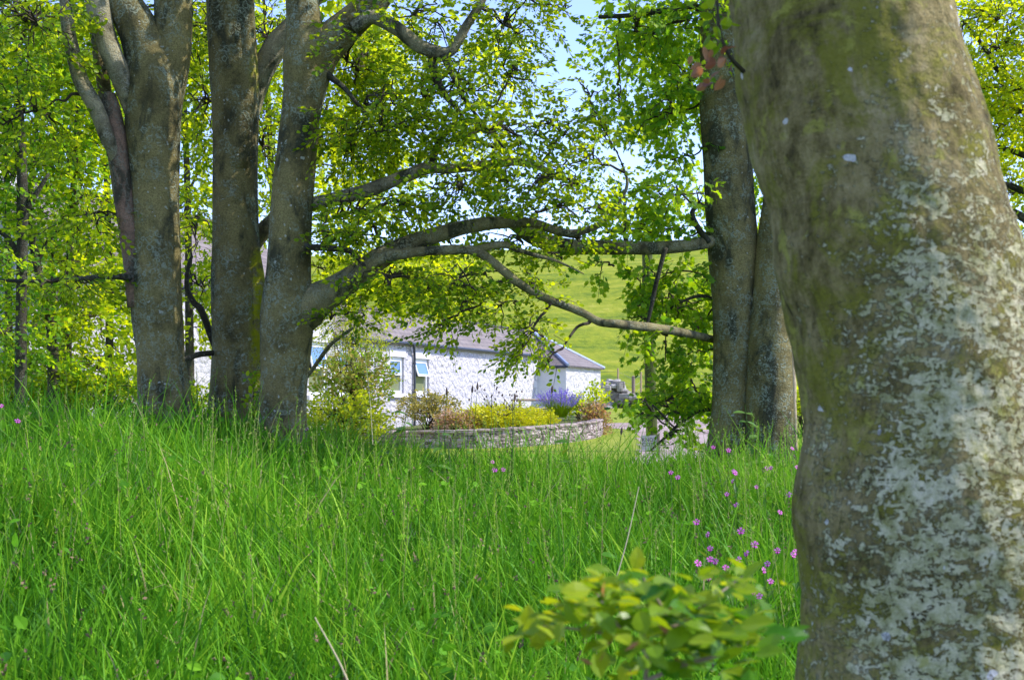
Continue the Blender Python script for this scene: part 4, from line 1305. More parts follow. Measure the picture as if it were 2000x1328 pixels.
T4.stems([px_path([(1425, 592, 5), (1405, 590, 5), (1370, 578, 4), (1330, 590, 3), (1300, 610, 2)], 12.65)], 'limb', 6, 0.06, mat='dark_bark', seed=66)
T4.stems([px_path([(1420, 120, 9), (1370, 20, 8), (1300, 22, 6), (1240, 30, 5), (1170, 34, 4)], 12.6)], 'limb', 8, 0.06, mat='dark_bark', seed=67)
T4.stems([px_path([(1541, 596, 2), (1543, 640, 5), (1546, 700, 6), (1549, 760, 6), (1552, 830, 5), (1554, 880, 4)], 12.25)], 'pale_strip', 8, 0.15, mat='pale_edge', seed=68)  # pale strip along the right edge of the right stem
cl4 = [(1262, 545, 32, 50, 12.6, .4, .062, .8), (1255, 625, 30, 40, 12.6, .3, .062, .8), (1300, 690, 60, 30, 12.8, .4, .062, .5), (1370, 640, 40, 60, 13.0, .4, .062, .7), (1345, 730, 60, 35, 13.0, .4, .062, .9), (1240, 800, 28, 20, 12.7, .3, .062, .6), (1330, 60, 90, 70, 12.8, 1.2, .068, 1.0), (1240, 60, 90, 70, 13, 1.2, .068, .8), (1340, 160, 70, 60, 12.8, 1.1, .068, 1.1), (1290, 230, 90, 60, 12.9, 1.1, .068, 1.0), (1210, 180, 60, 40, 13, 1.0, .068, .7),
       (1330, 310, 60, 40, 12.8, 1.0, .068, .6), (1310, 400, 90, 50, 12.6, 1.0, .068, .95), (1220, 400, 70, 45, 12.7, .9, .068, .7), (1318, 452, 60, 30, 12.9, .6, .068, .9), (1230, 455, 70, 30, 12.5, .8, .068, .7),
       (1330, 540, 80, 40, 12.9, .6, .068, .9), (1280, 590, 50, 45, 12.7, .5, .068, .8), (1345, 600, 60, 50, 12.9, .5, .068, .75), (1270, 650, 45, 30, 11.9, .4, .068, .5), (1360, 690, 45, 25, 12.9, .4, .068, .5),
       (1340, 775, 65, 40, 13.0, .5, .062, 1.2), (1290, 800, 55, 40, 12.8, .5, .062, .6), (1375, 790, 45, 60, 13.1, .5, .068, 1.1), (1320, 850, 60, 28, 12.8, .4, .062, .35), (1255, 790, 35, 22, 11.8, .3, .068, .6),
       (1180, 520, 40, 20, 12.2, .4, .068, .5), (1410, 590, 40, 60, 13.2, .6, .068, .5), (1488, 330, 28, 90, 13.4, .5, .068, 1.0), (1490, 450, 30, 60, 13.2, .6, .068, .8),
       (1400, -180, 300, 130, 12.5, 2.2, .14, .4), (1500, -400, 420, 170, 12.5, 2.6, .17, .4), (1650, -100, 160, 160, 13, 2.0, .14, .4)]
for c in cl4:
    T4.cloud(*c, kind='maple', tint=(0.5, 0.28), per=7, droop=0.5)
T4.done()

# --- the lichened trunk close by
def fg_lichen(v):
    px = v[:, 0] / v[:, 1] * F + 1000
    py = HOR - (v[:, 2] - ZC) / v[:, 1] * F
    edge = 1640 - (py - 400) * 0.06
    t = np.clip((px - edge) / 170, -1, 1) * 0.5 + 0.5
    up = np.clip((py - 150) / 420, 0, 1)
    return np.clip(t * (0.42 + 0.5 * up), 0, 1)
T5 = Tree('lichened_tree', 'big leaning trunk crusted with pale lichen, close by at the right', 'tree', np.array([(1850 - 1000) / F * 2.95, 2.95, 0.28]), None, bark='fg_bark')
FGY = 2.95
LE = [(-260, 1385), (-100, 1415), (0, 1432), (80, 1442), (150, 1448), (220, 1460), (300, 1483), (360, 1502), (430, 1512), (480, 1512), (560, 1538), (640, 1552), (720, 1566), (800, 1580), (860, 1576), (920, 1567), (990, 1556), (1060, 1563), (1140, 1574), (1230, 1573), (1330, 1562), (1480, 1535), (1600, 1500)]
RE = [(-260, 1785), (0, 1846), (150, 1880), (280, 1918), (430, 1962), (560, 2000), (700, 2035), (900, 2078), (1100, 2108), (1330, 2140), (1480, 2180), (1600, 2220)]
rows = []
for py in range(-260, 1600, 12):
    a, b = np.interp(py, *zip(*LE)), np.interp(py, *zip(*RE))
    rows.append([*P((a + b) / 2, py, FGY), (b - a) / 2 / F * FGY * 0.99])
rows = np.array(rows[::-1])
rows = smooth_path(rows, 3)
T5.stems([rows], sides=260, rough=0.034, moss=fg_lichen, seed=71, relief=0.006)
# forking crown above the picture
tp = P(1585, -260, FGY)
for k, e in enumerate([(-1.0, 4.6, 6.2), (2.6, 2.2, 6.5), (0.8, 6.0, 6.6)]):
    p_ = smooth_path([[*tp, 0.2], [*(tp + (np.array(e) - tp) * 0.4 + np.array([0, 0, .2])), 0.15], [*e, 0.08]], 6)
    T5.stems([p_], 'limb', 14, 0.05, mat='limb_bark', seed=80 + k)
for c, rr, cv in [((-1.0, 5.0, 6.8), (2.2, 2.0, 1.0), .25), ((2.8, 3.6, 7.4), (2.0, 1.6, 1.2), .35), ((1.0, 6.6, 7.2), (2.2, 2.0, 1.1), .3)]:
    foliage(T5.crown, c, rr, 0.12, cv, 'far', tint=(0.5, 0.28))
T5.done()
# the little shoot on its left edge, green and reddish leaves
mb = MB()
c = P(1405, 80, 2.8)
S = 46
pp = np.array([P(rng.normal(1404, 24), rng.uniform(-30, 165), rng.normal(2.78, 0.04)) for _ in range(S)])
green = pp[:, 2] > P(0, 95, 2.8)[2]
for g, mi in ((green, 1), (~green, 2)):
    n_ = int(g.sum())
    leaves(mb, 'beech', pp[g], rng.normal(0, 1, (n_, 3)) + np.array([-0.5, 0, -0.3]), rng.normal(0, 1, (n_, 3)) + np.array([0, 0, .6]), rng.uniform(.02, .035, n_), rng.random(n_), mi)
tube(mb, smooth_path([[*P(1452, 140, 2.85), .006], [*P(1425, 110, 2.8), .005], [*P(1405, 60, 2.78), .004], [*P(1400, -20, 2.78), .003]], 5), 6, mi=0)
mb.build('shoot', [M['twig'], M['leaf'], M['leaf_red']], T5.t, T5.o)

# --- trees behind
def back_tree(label, stems, clouds, Y, leaf, size, tint, kind='far', name='woodland_tree', bark='dark_bark', group='trees behind the bank', cat='tree'):
    t = Tree(name, label, cat, np.array([*P(stems[0][0][0], 0, Y)[:2], float(gz(P(stems[0][0][0], 0, Y)[0], Y))]), group, bark=bark, leaf=leaf)
    t.stems([px_path(s, Y, 4) for s in stems], sides=12, rough=0.05, seed=int(Y * 10))
    for c in clouds:
        t.cloud(*c[:4], Y + c[4], c[5], size, c[6] * 1.25, kind=kind, tint=tint, per=8, twig_r=0.003)
    t.done()
    return t

back_tree('slim dark tree at the far left with a bare forked stem', [[(40, 850, 13), (42, 560, 10), (44, 420, 11), (42, 300, 9), (36, 150, 7), (30, 0, 5)], [(44, 520, 6), (20, 470, 5), (-20, 440, 4)], [(46, 420, 6), (70, 380, 5), (95, 340, 3)]],
          [(30, 130, 90, 120, 0, 1.4, 1.2), (20, 330, 80, 90, .3, 1.2, .8), (20, 520, 80, 60, .2, 1.2, .9), (30, 650, 80, 60, 0, 1.0, 1.0), (-80, 300, 90, 250, 0, 1.5, 1.0)], 16.5, 'leaf_blue', .085, (0.35, 0.35))  # low leaf tint: the deep shade here is put into the leaf colour
back_tree('dark leaning tree second from the far left, in shade', [[(108, 850, 15), (104, 700, 11), (95, 610, 9), (75, 530, 8), (62, 460, 7), (58, 400, 6), (70, 250, 5), (85, 80, 4)], [(70, 520, 4), (95, 470, 4), (125, 440, 3)]],
          [(110, 180, 90, 110, 0, 1.4, 1.1), (110, 330, 70, 70, .2, 1.2, .9), (80, 430, 70, 50, .2, 1.2, .8), (75, 580, 70, 50, 0, 1.0, 1.0), (80, 720, 60, 50, 0, 1.0, 1.0)], 17.5, 'leaf_blue', .085, (0.3, 0.35))  # leaves tinted darker still, shade painted into their colour
back_tree('leafy tree with stout lower trunk just left of the first big beech', [[(122, 850, 15), (126, 740, 13), (130, 640, 11), (134, 540, 8), (140, 420, 7), (150, 250, 5), (150, 100, 3)], [(128, 660, 7), (112, 630, 6), (104, 580, 5), (100, 480, 4)], [(138, 440, 4), (155, 380, 3), (165, 300, 2)]],
          [(170, 130, 80, 110, 0, 1.3, 1.1), (165, 290, 80, 90, 0, 1.3, 1.1), (180, 400, 70, 70, .2, 1.2, 1.1), (160, 520, 90, 60, 0, 1.2, 1.1), (190, 620, 80, 60, 0, 1.0, 1.0), (180, 720, 80, 50, -.3, .9, 1.0), (130, 600, 60, 40, -.8, .5, .9)], 18.5, 'leaf_bright', .09, (0.5, 0.33), kind='far')
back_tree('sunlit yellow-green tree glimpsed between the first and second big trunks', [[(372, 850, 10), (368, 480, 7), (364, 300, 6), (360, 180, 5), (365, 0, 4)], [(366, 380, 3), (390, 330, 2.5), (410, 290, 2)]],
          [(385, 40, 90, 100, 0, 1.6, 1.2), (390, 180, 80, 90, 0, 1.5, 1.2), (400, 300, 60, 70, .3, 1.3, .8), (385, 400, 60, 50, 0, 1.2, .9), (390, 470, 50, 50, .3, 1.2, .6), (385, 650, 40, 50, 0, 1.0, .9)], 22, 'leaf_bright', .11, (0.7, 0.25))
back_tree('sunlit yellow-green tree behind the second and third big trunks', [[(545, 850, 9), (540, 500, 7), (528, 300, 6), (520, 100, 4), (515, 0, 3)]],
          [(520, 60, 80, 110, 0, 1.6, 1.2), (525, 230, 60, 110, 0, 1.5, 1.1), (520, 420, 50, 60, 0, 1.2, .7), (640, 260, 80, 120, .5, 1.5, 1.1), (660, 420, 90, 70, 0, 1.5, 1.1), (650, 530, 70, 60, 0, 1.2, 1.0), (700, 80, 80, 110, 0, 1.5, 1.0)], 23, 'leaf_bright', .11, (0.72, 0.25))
back_tree('yellow-green tree spreading behind the arching limb', [[(575, 900, 7), (580, 600, 6), (590, 450, 5), (640, 200, 3)]],
          [(740, 330, 90, 80, 0, 1.8, .8), (730, 560, 100, 50, 0, 1.5, .9), (780, 500, 90, 60, .3, 1.5, .8), (850, 540, 90, 50, 0, 1.4, .7), (850, 590, 90, 40, 0, 1.2, .7), (750, 140, 90, 120, 1, 1.6, .7), (950, 120, 70, 100, 1, 1.6, .45), (920, 300, 80, 60, 1, 1.6, .45)], 24, 'leaf_bright', .11, (0.68, 0.25))
back_tree('broad tree with dark lower boughs behind the lichened trunk', [[(2080, 900, 26), (2078, 560, 20), (2072, 380, 18), (2068, 200, 14), (2060, 0, 10)], [(2076, 480, 10), (1990, 420, 8), (1940, 400, 6), (1900, 370, 5)], [(2072, 430, 10), (1990, 370, 7), (1930, 350, 6), (1890, 290, 4)], [(2070, 330, 8), (1990, 300, 6), (1930, 280, 4), (1880, 250, 3)], [(2066, 220, 6), (1960, 150, 5), (1920, 90, 4), (1880, 40, 3)], [(2076, 560, 9), (2010, 500, 6), (1970, 470, 5), (1940, 440, 3)]],
          [(1900, 60, 80, 90, 0, 1.6, 1.6), (1960, 90, 70, 100, -.5, 1.5, 1.5), (1920, 190, 80, 70, 0, 1.5, 1.5), (1980, 230, 60, 70, -.5, 1.5, 1.4), (1930, 300, 70, 40, .4, 1.4, .8), (1980, 380, 60, 60, .4, 1.3, .9), (1990, 480, 50, 50, 0, 1.3, 1.0), (2060, 200, 90, 200, 0, 1.8, 1.2)], 17, 'leaf_bright', .085, (0.62, 0.25))
back_tree('pale green tree high up behind the twin-stemmed tree', [[(1180, 900, 0.5), (1330, 860, 8), (1345, 500, 7), (1330, 300, 6), (1300, 100, 5), (1280, 0, 4)]][0:1] and [[(1440, 900, 10), (1435, 500, 8), (1400, 300, 6), (1340, 150, 5), (1290, 40, 3)]],
          [(1310, 60, 90, 80, 0, 1.8, .9), (1220, 90, 70, 60, 0, 1.6, .6), (1340, 190, 70, 70, 0, 1.6, .8), (1250, 210, 70, 40, 0, 1.5, .5), (1330, 380, 70, 50, 0, 1.4, .7)], 21, 'leaf_blue', .11, (0.6, 0.28))

back_tree('dim green tree filling the far left behind the thin trunks', [[(20, 850, 8), (15, 500, 7), (10, 200, 5), (5, 0, 3)]],
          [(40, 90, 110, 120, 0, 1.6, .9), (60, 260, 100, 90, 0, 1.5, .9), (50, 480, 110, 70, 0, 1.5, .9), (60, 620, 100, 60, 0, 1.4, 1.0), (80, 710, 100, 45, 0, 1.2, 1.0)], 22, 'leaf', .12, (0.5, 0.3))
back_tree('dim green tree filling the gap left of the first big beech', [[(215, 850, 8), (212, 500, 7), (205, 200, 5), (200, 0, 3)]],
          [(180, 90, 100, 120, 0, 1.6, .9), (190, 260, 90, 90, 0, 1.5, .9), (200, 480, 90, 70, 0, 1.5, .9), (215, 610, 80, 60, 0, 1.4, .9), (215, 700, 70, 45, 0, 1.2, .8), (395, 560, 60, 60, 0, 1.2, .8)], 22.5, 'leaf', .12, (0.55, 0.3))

# --- ivy between the second and third trunks
ivt = thing('ivy', 'ivy creeping up between the second and third big trunks', 'ivy', P(492, 830, 11.3))
mb = MB()
S = 90
pp = np.array([P(rng.normal(494, 9), rng.uniform(725, 830), 11.32 + rng.normal(0, .03)) for _ in range(S)])
leaves(mb, 'beech', pp, rng.normal(0, 1, (S, 3)) + np.array([0, -.3, -.6]), rng.normal(0, .4, (S, 3)) + np.array([.2, -1, .5]), rng.uniform(.03, .055, S), rng.random(S), 1)
tube(mb, smooth_path([[*P(490, 850, 11.35), .006], [*P(494, 790, 11.35), .005], [*P(498, 725, 11.36), .003]], 5), 5, mi=0)
mb.build('foliage', [M['twig'], M['leaf']], ivt, np.array(ivt.location))

# ------------------------------------------------------------------ the long meadow grass
def grass_field(n, y0, y1, hmin, hmax, w0, seed):
    g = np.random.default_rng(seed)
    u = g.random(n)
    y = y0 + (y1 - y0) * u ** 0.75
    x = g.uniform(-1, 1, n) * (0.43 * y + 0.6)
    z = gz(x, y)
    clump = fbm(np.stack([x * 1.6, y * 1.6, x * 0], -1), 4, 9)
    h = g.uniform(hmin, hmax, n) * (1 + 0.28 * clump)
    az = g.random(n) * 2 * math.pi
    wind = fbm(np.stack([x * 0.6, y * 0.6, x * 0 + 3], -1), 2, 23)
    lean = g.uniform(0.04, 0.75, n)
    dx, dy = np.cos(az) * lean + 0.10 * wind, np.sin(az) * lean * 0.8
    K = 5
    t = np.linspace(0, 1, K)
    sag = np.where(g.random(n) < 0.4, g.uniform(0.3, 0.85, n), g.uniform(0.0, 0.3, n))
    px_ = x[:, None] + dx[:, None] * h[:, None] * t[None] ** 1.7
    py_ = y[:, None] + dy[:, None] * h[:, None] * t[None] ** 1.7
    pz_ = z[:, None] - 0.02 + h[:, None] * (t[None] - sag[:, None] * t[None] ** 3)
    c = np.stack([px_, py_, pz_], -1)
    wd = w0 * g.uniform(0.6, 1.4, n) * (1 + 0.03 * y)
    prof = np.array([0.8, 1.0, 0.85, 0.55, 0.0])
    a2 = g.random(n) * math.pi
    side = np.stack([np.cos(a2), np.sin(a2), np.zeros(n)], -1)
    l = c[:, :-1] - side[:, None, :] * (wd[:, None] * prof[None, :-1])[..., None] * 0.5
    r = c[:, :-1] + side[:, None, :] * (wd[:, None] * prof[None, :-1])[..., None] * 0.5
    v = np.concatenate([np.stack([l, r], 2).reshape(n, 2 * (K - 1), 3), c[:, -1:]], 1)
    b = (np.arange(n) * (2 * K - 1))[:, None]
    q = np.concatenate([b + np.array([2 * k, 2 * k + 1, 2 * k + 3, 2 * k + 2])[None] for k in range(K - 2)], 1).reshape(-1, 4)
    tr = b + np.array([2 * K - 4, 2 * K - 3, 2 * K - 2])[None]
    tint = np.clip(0.40 + 0.30 * clump + g.normal(0, 0.22, n), 0, 0.92)
    dry = g.random(n) < 0.022
    tint[dry] = 0.985
    return v, q, tr, np.repeat(tint, 2 * K - 1)
mb = MB()
for args in ((110000, 1.5, 13.6, 0.18, 0.48, 0.0095, 1), (45000, 6.5, 14.5, 0.22, 0.46, 0.0105, 2), (16000, 1.5, 13, 0.36, 0.66, 0.0095, 3), (2600, 8.5, 12.2, 0.5, 0.85, 0.009, 5)):
    v, q, tr, tn = grass_field(*args)
    mb.add(v.reshape(-1, 3), q, tr, tn)
# thin flowering stalks on the crest, loose panicles at their tips
g = np.random.default_rng(12)
n = 1100
y = 4.5 + 8.1 * g.random(n) ** 0.6
x = g.uniform(-1, 1, n) * (0.43 * y)
keep = (g.random(n) < np.where(x > -2.2, 1.0, 0.3))
x, y = x[keep], y[keep]
n = len(x)
b0 = np.stack([x, y, gz(x, y)], -1)
ht = g.uniform(0.45, 0.78, n)
tp_ = b0 + np.stack([g.normal(0, .14, n) * ht, g.normal(0, .1, n) * ht, ht], -1)
md_ = (b0 + tp_) / 2 + np.stack([g.normal(0, .02, n), g.normal(0, .02, n), 0 * x], -1)
stalks = MB()
tubes_many(stalks, np.stack([b0, md_, tp_], 1), 0.0022, 0.0012, 3, 0, 0.9)
ST_V, ST_Q = np.concatenate(stalks.v), np.concatenate(stalks.f[4])
mb.add(ST_V, ST_Q, None, np.repeat(np.where(g.random(n) < .35, .96, g.uniform(.5, .93, n)), len(ST_V) // n))
for k in range(12):
    d = np.stack([g.normal(0, .5, n), g.normal(0, .5, n), g.uniform(.3, 1.2, n)], -1)
    q0 = tp_ + (tp_ - md_) * (k / 12 * .25 - .1)[None] if False else tp_ - unit(tp_ - md_) * (0.012 * k) + rng.normal(0, .004, (n, 3))
    tmp = MB()
    leaves(tmp, 'narrow', q0, d, rng.normal(0, 1, (n, 3)), g.uniform(.012, .026, n), np.full(n, .96))
    mb.add(np.concatenate(tmp.v), None, np.concatenate(tmp.f[3]), np.repeat(np.where(g.random(n) < .6, .955, .85), 4))
# broad weed leaves and brown seed heads among the blades
n = 3800
y = g.uniform(2.2, 12.5, n)
x = g.uniform(-1, 1, n) * (0.43 * y + .2)
cl = fbm(np.stack([x * 0.8, y * 0.8, x * 0 + 9], -1), 3, 31)
k_ = cl + g.normal(0, .25, n) > 0.05
x, y = x[k_], y[k_]
n = len(x)
tmp = MB()
leaves(tmp, 'beech', np.stack([x, y, gz(x, y) + g.uniform(.12, .42, n)], -1), np.stack([g.normal(0, 1, n), g.normal(0, 1, n), g.normal(.1, .5, n)], -1), np.stack([g.normal(0, .5, n), g.normal(-.3, .5, n), np.ones(n)], -1), g.uniform(.035, .085, n), np.full(n, .2))
mb.add(np.concatenate(tmp.v), None, np.concatenate(tmp.f[3]), np.repeat(g.uniform(.05, .6, n), 9))
n = 900
y = g.uniform(2.4, 12.5, n)
x = g.uniform(-1, 1, n) * (0.43 * y + .2)
tb = np.stack([x, y, gz(x, y) + g.uniform(.30, .52, n)], -1)
dd = np.stack([g.normal(0, .25, n), g.normal(0, .25, n), np.ones(n)], -1)
tmp = MB()
tubes_many(tmp, np.stack([tb - dd * .3, tb, tb + dd * .012, tb + dd * .035], 1), .0015, .0015, 4)
mb.add(np.concatenate(tmp.v), np.concatenate(tmp.f[4]), None, np.full(len(np.concatenate(tmp.v)), .5))
tmp = MB()
for q in range(5):
    leaves(tmp, 'far', tb + dd * (.006 * q), dd + g.normal(0, .8, (n, 3)), g.normal(0, 1, (n, 3)), g.uniform(.010, .02, n), np.full(n, 1.0))
mb.add(np.concatenate(tmp.v), None, np.concatenate(tmp.f[3]), np.full(sum(len(a) for a in tmp.v), 1.0), 1)
# coarse grass down the far side of the bank
def far_grass(n, seed):
    v, q, tr, tn = grass_field(n, 14, 22, 0.2, 0.4, 0.009, seed)
    return v, q, tr, tn
v, q, tr, tn = far_grass(30000, 4)
mb.add(v.reshape(-1, 3), q, tr, tn)
struct(mb.build('meadow_grass', [M['grass'], plain('brown_grass_head', (0.20, 0.13, 0.07), 0.8)]), 'stuff')

# ------------------------------------------------------------------ flowers and weeds in the grass
def at_height(px, py, h, lo=2.2, hi=13.0):
    Y = np.linspace(lo, hi, 600)
    z = ZC + (HOR - py) / F * Y
    d = z - (gz((px - 1000) / F * Y, Y) + h)
    k = np.argmax(d < 0) if (d < 0).any() else len(Y) - 1
    return P(px, py, Y[k])

m_petal = leaf_mat('pink_petal', (0.72, 0.05, 0.52), (0.92, 0.20, 0.74), 0.35, tcol=((0.7, .1, .6), (.85, .3, .8)))
m_calyx = plain('red_calyx', (0.20, 0.05, 0.08), 0.6)
m_stem = leaf_mat('weed_green', (0.05, 0.14, 0.02), (0.12, 0.22, 0.04), 0.3)
zc = lambda L: [(1000 + a / 2.837, 860 + b / 2.837) for a, b in L]
campions = [
    ('pink campion with two blooms at the foot of the twin-stemmed tree', zc([(1115, 38), (1200, 55)]), .62),
    ('pink campion with a pair of blooms in open grass left of the twin trunks', zc([(880, 178), (918, 205)]), .55),
    ('pink campion with three stacked blooms in front of the twin trunks', zc([(1237, 180), (1222, 225), (1229, 172)]), .55),
    ('pink campion with two pale blooms in mid grass below the stacked blooms', zc([(1190, 298), (1243, 357)]), .5),
    ('pink campion with two blooms close to the lichened trunk, level with the stacked blooms', zc([(1410, 155), (1435, 152)]), .55),
    ('pink campion with one small bloom among broad leaves', zc([(1355, 258)]), .5),
    ('pink campion with two blooms beside the lichened trunk edge', zc([(1535, 300), (1485, 398)]), .5),
    ('tall campion with two blooms in the gap beside the lichened trunk', zc([(1553, 45), (1580, 148)]), .6),
    ('pink campion with one wide bloom and a bud, left of the flower patch', zc([(1022, 452), (1085, 520)]), .5),
    ('pink campion with open five-petalled blooms at the top of the flower patch', zc([(1268, 502), (1345, 577), (1300, 625)]), .5),
    ('pink campion with a cluster of blooms left above the beech sapling', zc([(1098, 598), (1030, 680), (1097, 658), (1127, 670)]), .5),
    ('pink campion with one bloom in the middle of the flower patch', zc([(1257, 663), (1185, 705)]), .5),
    ('pink campion with bright blooms right of the flower patch', zc([(1415, 683), (1470, 610), (1395, 718)]), .5),
    ('pink campion with a tight cluster touching the lichened trunk', zc([(1575, 620), (1557, 635)]), .5),
    ('pink campion with low blooms just above the sapling tip', zc([(1432, 780), (1370, 862), (1335, 835)]), .45),
    ('pink campion with one low bloom between sapling twigs', zc([(1090, 760)]), .45),
    ('deep pink campion alone in the middle of the meadow edge', [(962, 902), (966, 918), (983, 917)], .5),
    ('tiny campion bloom at the left end of the bank', [(2, 793), (34, 822)], .5),
    ('tiny campion bloom at the foot of the third big trunk', [(588, 808), (600, 838)], .5)]
def blossom(c, r, az, tilt):
    mb = MB()
    f = unit(np.array([math.cos(az) * math.sin(tilt), math.sin(az) * math.sin(tilt), math.cos(tilt)]))
    x = unit(np.cross(f, np.array([0.3, 0.2, 0.9])))
    y = np.cross(f, x)
    for k in range(5):
        a = k * 2 * math.pi / 5 + rng.normal(0, .08)
        d = x * math.cos(a) + y * math.sin(a)
        s = np.cross(f, d)
        w = r * 0.34
        v = [c + d * r * .1, c + d * r * .55 + s * w * .7 + f * r * .12, c + d * r * 1.0 + s * w + f * r * .06, c + d * r * .78 + f * r * .12, c + d * r * 1.0 - s * w + f * r * .06, c + d * r * .55 - s * w * .7 + f * r * .12]
        mb.add(v, None, [(0, 1, 3), (1, 2, 3), (0, 3, 5), (3, 4, 5)], rng.uniform(.2, .9))
    return mb
for label, pts, hh in campions:
    ps = [at_height(px, py, hh + rng.uniform(-.05, .05)) for px, py in pts]
    b = np.mean(ps, 0)
    b = np.array([b[0] + rng.normal(0, .03), b[1], float(gz(b[0], b[1]))])
    t = thing('campion', label, 'flower', b, 'pink campions in the meadow')
    ms = MB()
    for p in ps:
        mid = b * .45 + p * .55 + rng.normal(0, .02, 3)
        tube(ms, smooth_path([[*b, .003], [*mid, .0025], [*(p - np.array([0, 0, .012])), .0018]], 5), 5, tint=.4)
        n_ = 6
        k = rng.uniform(.3, .85, n_)[:, None]
        lp = b + (mid - b) * np.minimum(1, k / .55) + (p - mid) * np.maximum(0, k - .55) / .45
        leaves(ms, 'narrow', lp, rng.normal(0, 1, (n_, 3)) + np.array([0, 0, .3]), np.tile([0, 0, 1.], (n_, 1)), rng.uniform(.05, .09, n_), rng.random(n_))
    ms.build('stem', m_stem, t, b)
    for p in ps:
        toward = math.atan2(-p[1], -p[0])
        blossom(p, rng.uniform(.0145, .020), toward + rng.normal(0, .5), rng.uniform(.7, 1.3)).build('blossom', m_petal, t, b)
        mc = MB()
        tube(mc, np.array([[*(p - np.array([0, 0, .016])), .0025], [*(p - np.array([0, 0, .008])), .0048], [*p, .003]]), 6)
        mc.build('calyx', m_calyx, t, b)

m_seed = plain('brown_seed_head', (0.10, 0.065, 0.05), 0.8, var=.3, scale=200)
weeds = [  # top pixel, kind, label
    (872, 772, 'head', 'dark seed head standing tall before the olive shrub'),
    (922, 768, 'head', 'left one of a pair of seed heads before the white wall'),
    (932, 762, 'head', 'right one of a pair of seed heads before the white wall'),
    (960, 772, 'spray', 'loose dotted seed spray before the white wall, right of the paired heads'),
    (1002, 778, 'spray', 'loose dotted seed spray before the rail end'),
    (1078, 768, 'head', 'drooping dark seed head in front of the lavender'),
    (1005, 784, 'head', 'short dark seed head just left of the wooden rail'),
    (1213, 850, 'head', 'dark seed head against the lawn left of the mossy pole'),
    (803, 778, 'leafy', 'leaning weed with broad leaves right of the sunlit bush'),
    (868, 838, 'leafy', 'broad-leaved weed in front of the pink shrub'),
    (1110, 850, 'leafy', 'broad-leaved weed before the garden wall end'),
    (1455, 790, 'leafy', 'tall nettle-like weed at the foot of the twin trunks')]
for px, py, kind, label in weeds:
    Y = 10.5 if py < 800 else 9.6
    tip = P(px, py, Y)
    x0 = tip[0] + rng.normal(0, .04) - (0.33 if px == 803 else 0)
    b = np.array([x0, Y, float(gz(x0, Y))])
    t = thing('weed', label, 'weed', b, 'tall weeds on the crest of the bank')
    ms = MB()
    mid = (b + tip) / 2 + rng.normal(0, .03, 3)
    path = smooth_path([[*b, .0045], [*mid, .0035], [*tip, .002]], 7)
    tube(ms, path, 5, tint=.3)
    if kind == 'leafy':
        n_ = 9
        k = rng.uniform(.35, 1, n_)
        idx = (k * (len(path) - 1)).astype(int)
        leaves(ms, 'beech', path[idx, :3], rng.normal(0, 1, (n_, 3)) * np.array([1, .6, .3]) + np.array([0, 0, -.15]), np.tile([0, -.3, 1.], (n_, 1)), rng.uniform(.07, .13, n_), rng.random(n_))
    ms.build('stem', m_stem, t, b)
    if kind == 'head':
        mh = MB()
        d = unit(tip - mid)
        tube(mh, np.array([[*(tip + d * k), r] for k, r in ((0, .002), (.010, .007), (.028, .010), (.05, .007), (.065, .002))]), 8, .25, int(px))
        mh.build('seed_head', m_seed, t, b)
    elif kind == 'spray':
        mh = MB()
        for k in range(16):
            e = tip + np.array([rng.normal(0, .07), rng.normal(0, .05), rng.uniform(-.1, .08)])
            tube(mh, np.array([[*(tip - np.array([0, 0, .1])), .0012], [*e, .0012]]), 3, cap=False)
            tube(mh, np.array([[*e, .002], [*(e + [0, 0, .008]), .008], [*(e + [0, 0, .018]), .002]]), 6)
        mh.build('seed_head', m_seed, t, b)
# dry stalks in the near grass
m_dry = plain('dry_straw', (0.50, 0.42, 0.24), 0.7)
for (ax, ay), (bx, by), label in [((615, 1205), (672, 1328), 'long dry straw stalk leaning in the near grass'), ((1248, 950), (1208, 1100), 'thin pale grass stalk rising behind the beech sapling'), ((712, 690), (722, 800), 'thin dry stalk in front of the third big trunk')]:
    Y = 3.4 if ay > 1150 else (5.2 if ay > 900 else 10.4)
    a_, b_ = P(ax, ay, Y), P(bx, by, Y * .985)
    b_ = b_ + (b_ - a_) * 0.6
    mb = MB()
    tube(mb, smooth_path([[*b_, .0026], [*((a_ + b_) / 2 + np.array([.01, 0, 0])), .0024], [*a_, .0016]], 6), 6)
    tag(mb.build('dry_stalk', m_dry, None, b_), label, 'grass stalk')

# ------------------------------------------------------------------ beech sapling close to the camera
sb = thing('beech_sapling', 'low beech sapling with fresh yellow-green leaves close by at the bottom', 'sapling', (0.20, 1.72, float(gz(.2, 1.72))))
SBO = np.array(sb.location)
YS = 1.72
tw = [
    [(1290, 1900, 5), (1280, 1500, 5), (1262, 1330, 5), (1268, 1285, 5), (1250, 1258, 4.5), (1265, 1238, 4), (1310, 1225, 3.5), (1350, 1205, 3)],
    [(1262, 1330, 5), (1300, 1312, 5), (1340, 1296, 4.5), (1400, 1280, 4), (1470, 1250, 3), (1530, 1245, 2)],
    [(1250, 1258, 4), (1215, 1245, 3.5), (1170, 1235, 3), (1100, 1225, 2.5), (1030, 1222, 2)],
    [(1230, 1250, 3.5), (1190, 1200, 3), (1170, 1165, 2.5), (1150, 1140, 2)],
    [(1310, 1225, 3.5), (1290, 1180, 3), (1262, 1140, 2.5), (1245, 1095, 2)],
    [(1350, 1205, 3), (1390, 1170, 2.5), (1430, 1140, 2), (1470, 1110, 1.5)],
    [(1400, 1280, 3.5), (1390, 1240, 2.5), (1370, 1190, 2)]]
mb = MB()
tws = []
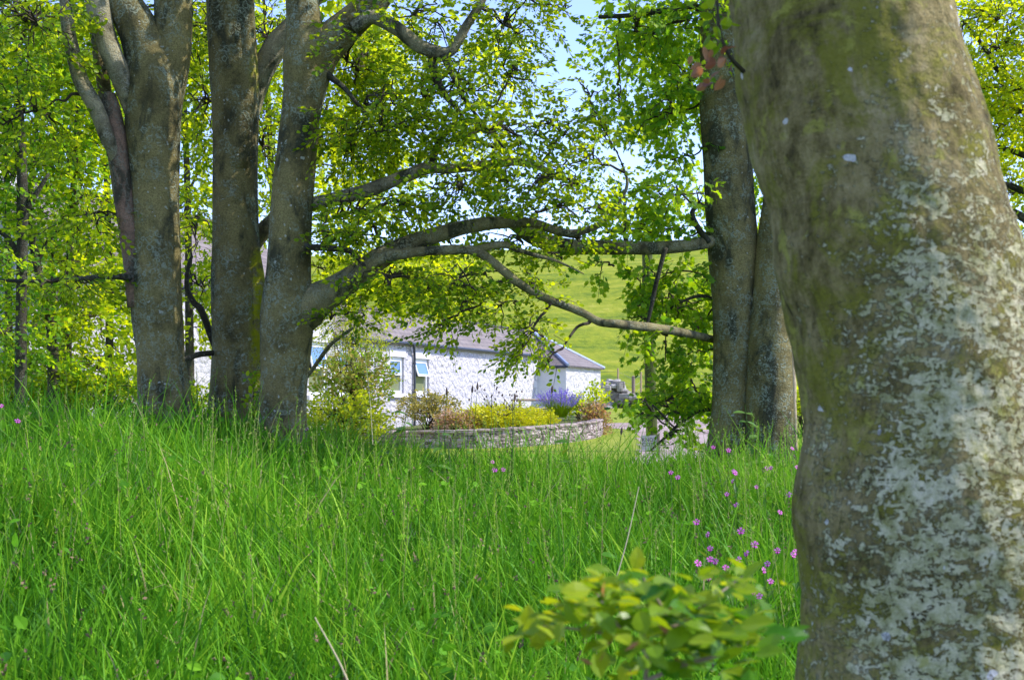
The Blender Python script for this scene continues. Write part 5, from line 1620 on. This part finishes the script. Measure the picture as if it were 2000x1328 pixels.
for k, r in enumerate(tw):
    p = px_path([(a, b, c, rng.normal(0, .03) if i else 0) for i, (a, b, c) in enumerate(r)], YS, 6)
    tws.append(p)
    tube(mb, p, 8, .08, k, tint=.3)
mb.build('twig', plain('sapling_bark', (0.26, 0.20, 0.14), .7, var=.25, scale=60), sb, SBO)
mb = MB()
def sap(n, px, py, sx, sy, size, tint, ds=.10):
    n = int(n * 1.7)
    pp = np.array([P(rng.normal(px, sx), rng.normal(py, sy), YS + rng.normal(0, ds)) for _ in range(n)])
    d = np.stack([rng.normal(0, 1, n), rng.normal(0, .8, n), rng.normal(0, .35, n)], 1)
    nr = np.stack([rng.normal(0, .45, n), rng.normal(-.25, .45, n), np.ones(n)], 1)
    leaves(mb, 'beech', pp, d, nr, size * rng.uniform(.75, 1.2, n), np.clip(rng.normal(tint, .25, n), 0, 1))
sap(34, 1180, 1165, 50, 28, .036, .65)
sap(26, 1130, 1215, 45, 25, .034, .6)
sap(40, 1280, 1180, 50, 30, .040, .35)
sap(30, 1330, 1240, 60, 30, .042, .3)
sap(26, 1400, 1230, 60, 25, .042, .25)
sap(18, 1240, 1280, 60, 28, .034, .5)
sap(16, 1470, 1250, 40, 25, .040, .15)
sap(12, 1430, 1130, 35, 12, .032, .7)
sap(12, 1040, 1225, 22, 18, .034, .95)
sap(14, 1350, 1300, 60, 20, .038, .2)
for px, py, s, t_ in ((1243, 1115, .034, .95), (1030, 1225, .032, .9), (1050, 1270, .034, .9), (1175, 1310, .03, .9)):
    leaves(mb, 'beech', P(px, py, YS)[None], np.array([[0.05, 0, 1.]]), np.array([[.1, -1, .2]]), np.array([s]), np.array([t_]))
n_ = 14
pp = np.array([P(rng.choice([1195, 1300, 1340, 1250, 1420]) + rng.normal(0, 18), rng.uniform(1140, 1300), YS + rng.normal(-.03, .05)) for _ in range(n_)])
leaves(mb, 'narrow', pp, rng.normal(0, 1, (n_, 3)), rng.normal(0, 1, (n_, 3)), .022, rng.random(n_), 1)
mb.build('foliage', [M['leaf_fresh'], M['leaf_red']], sb, SBO)
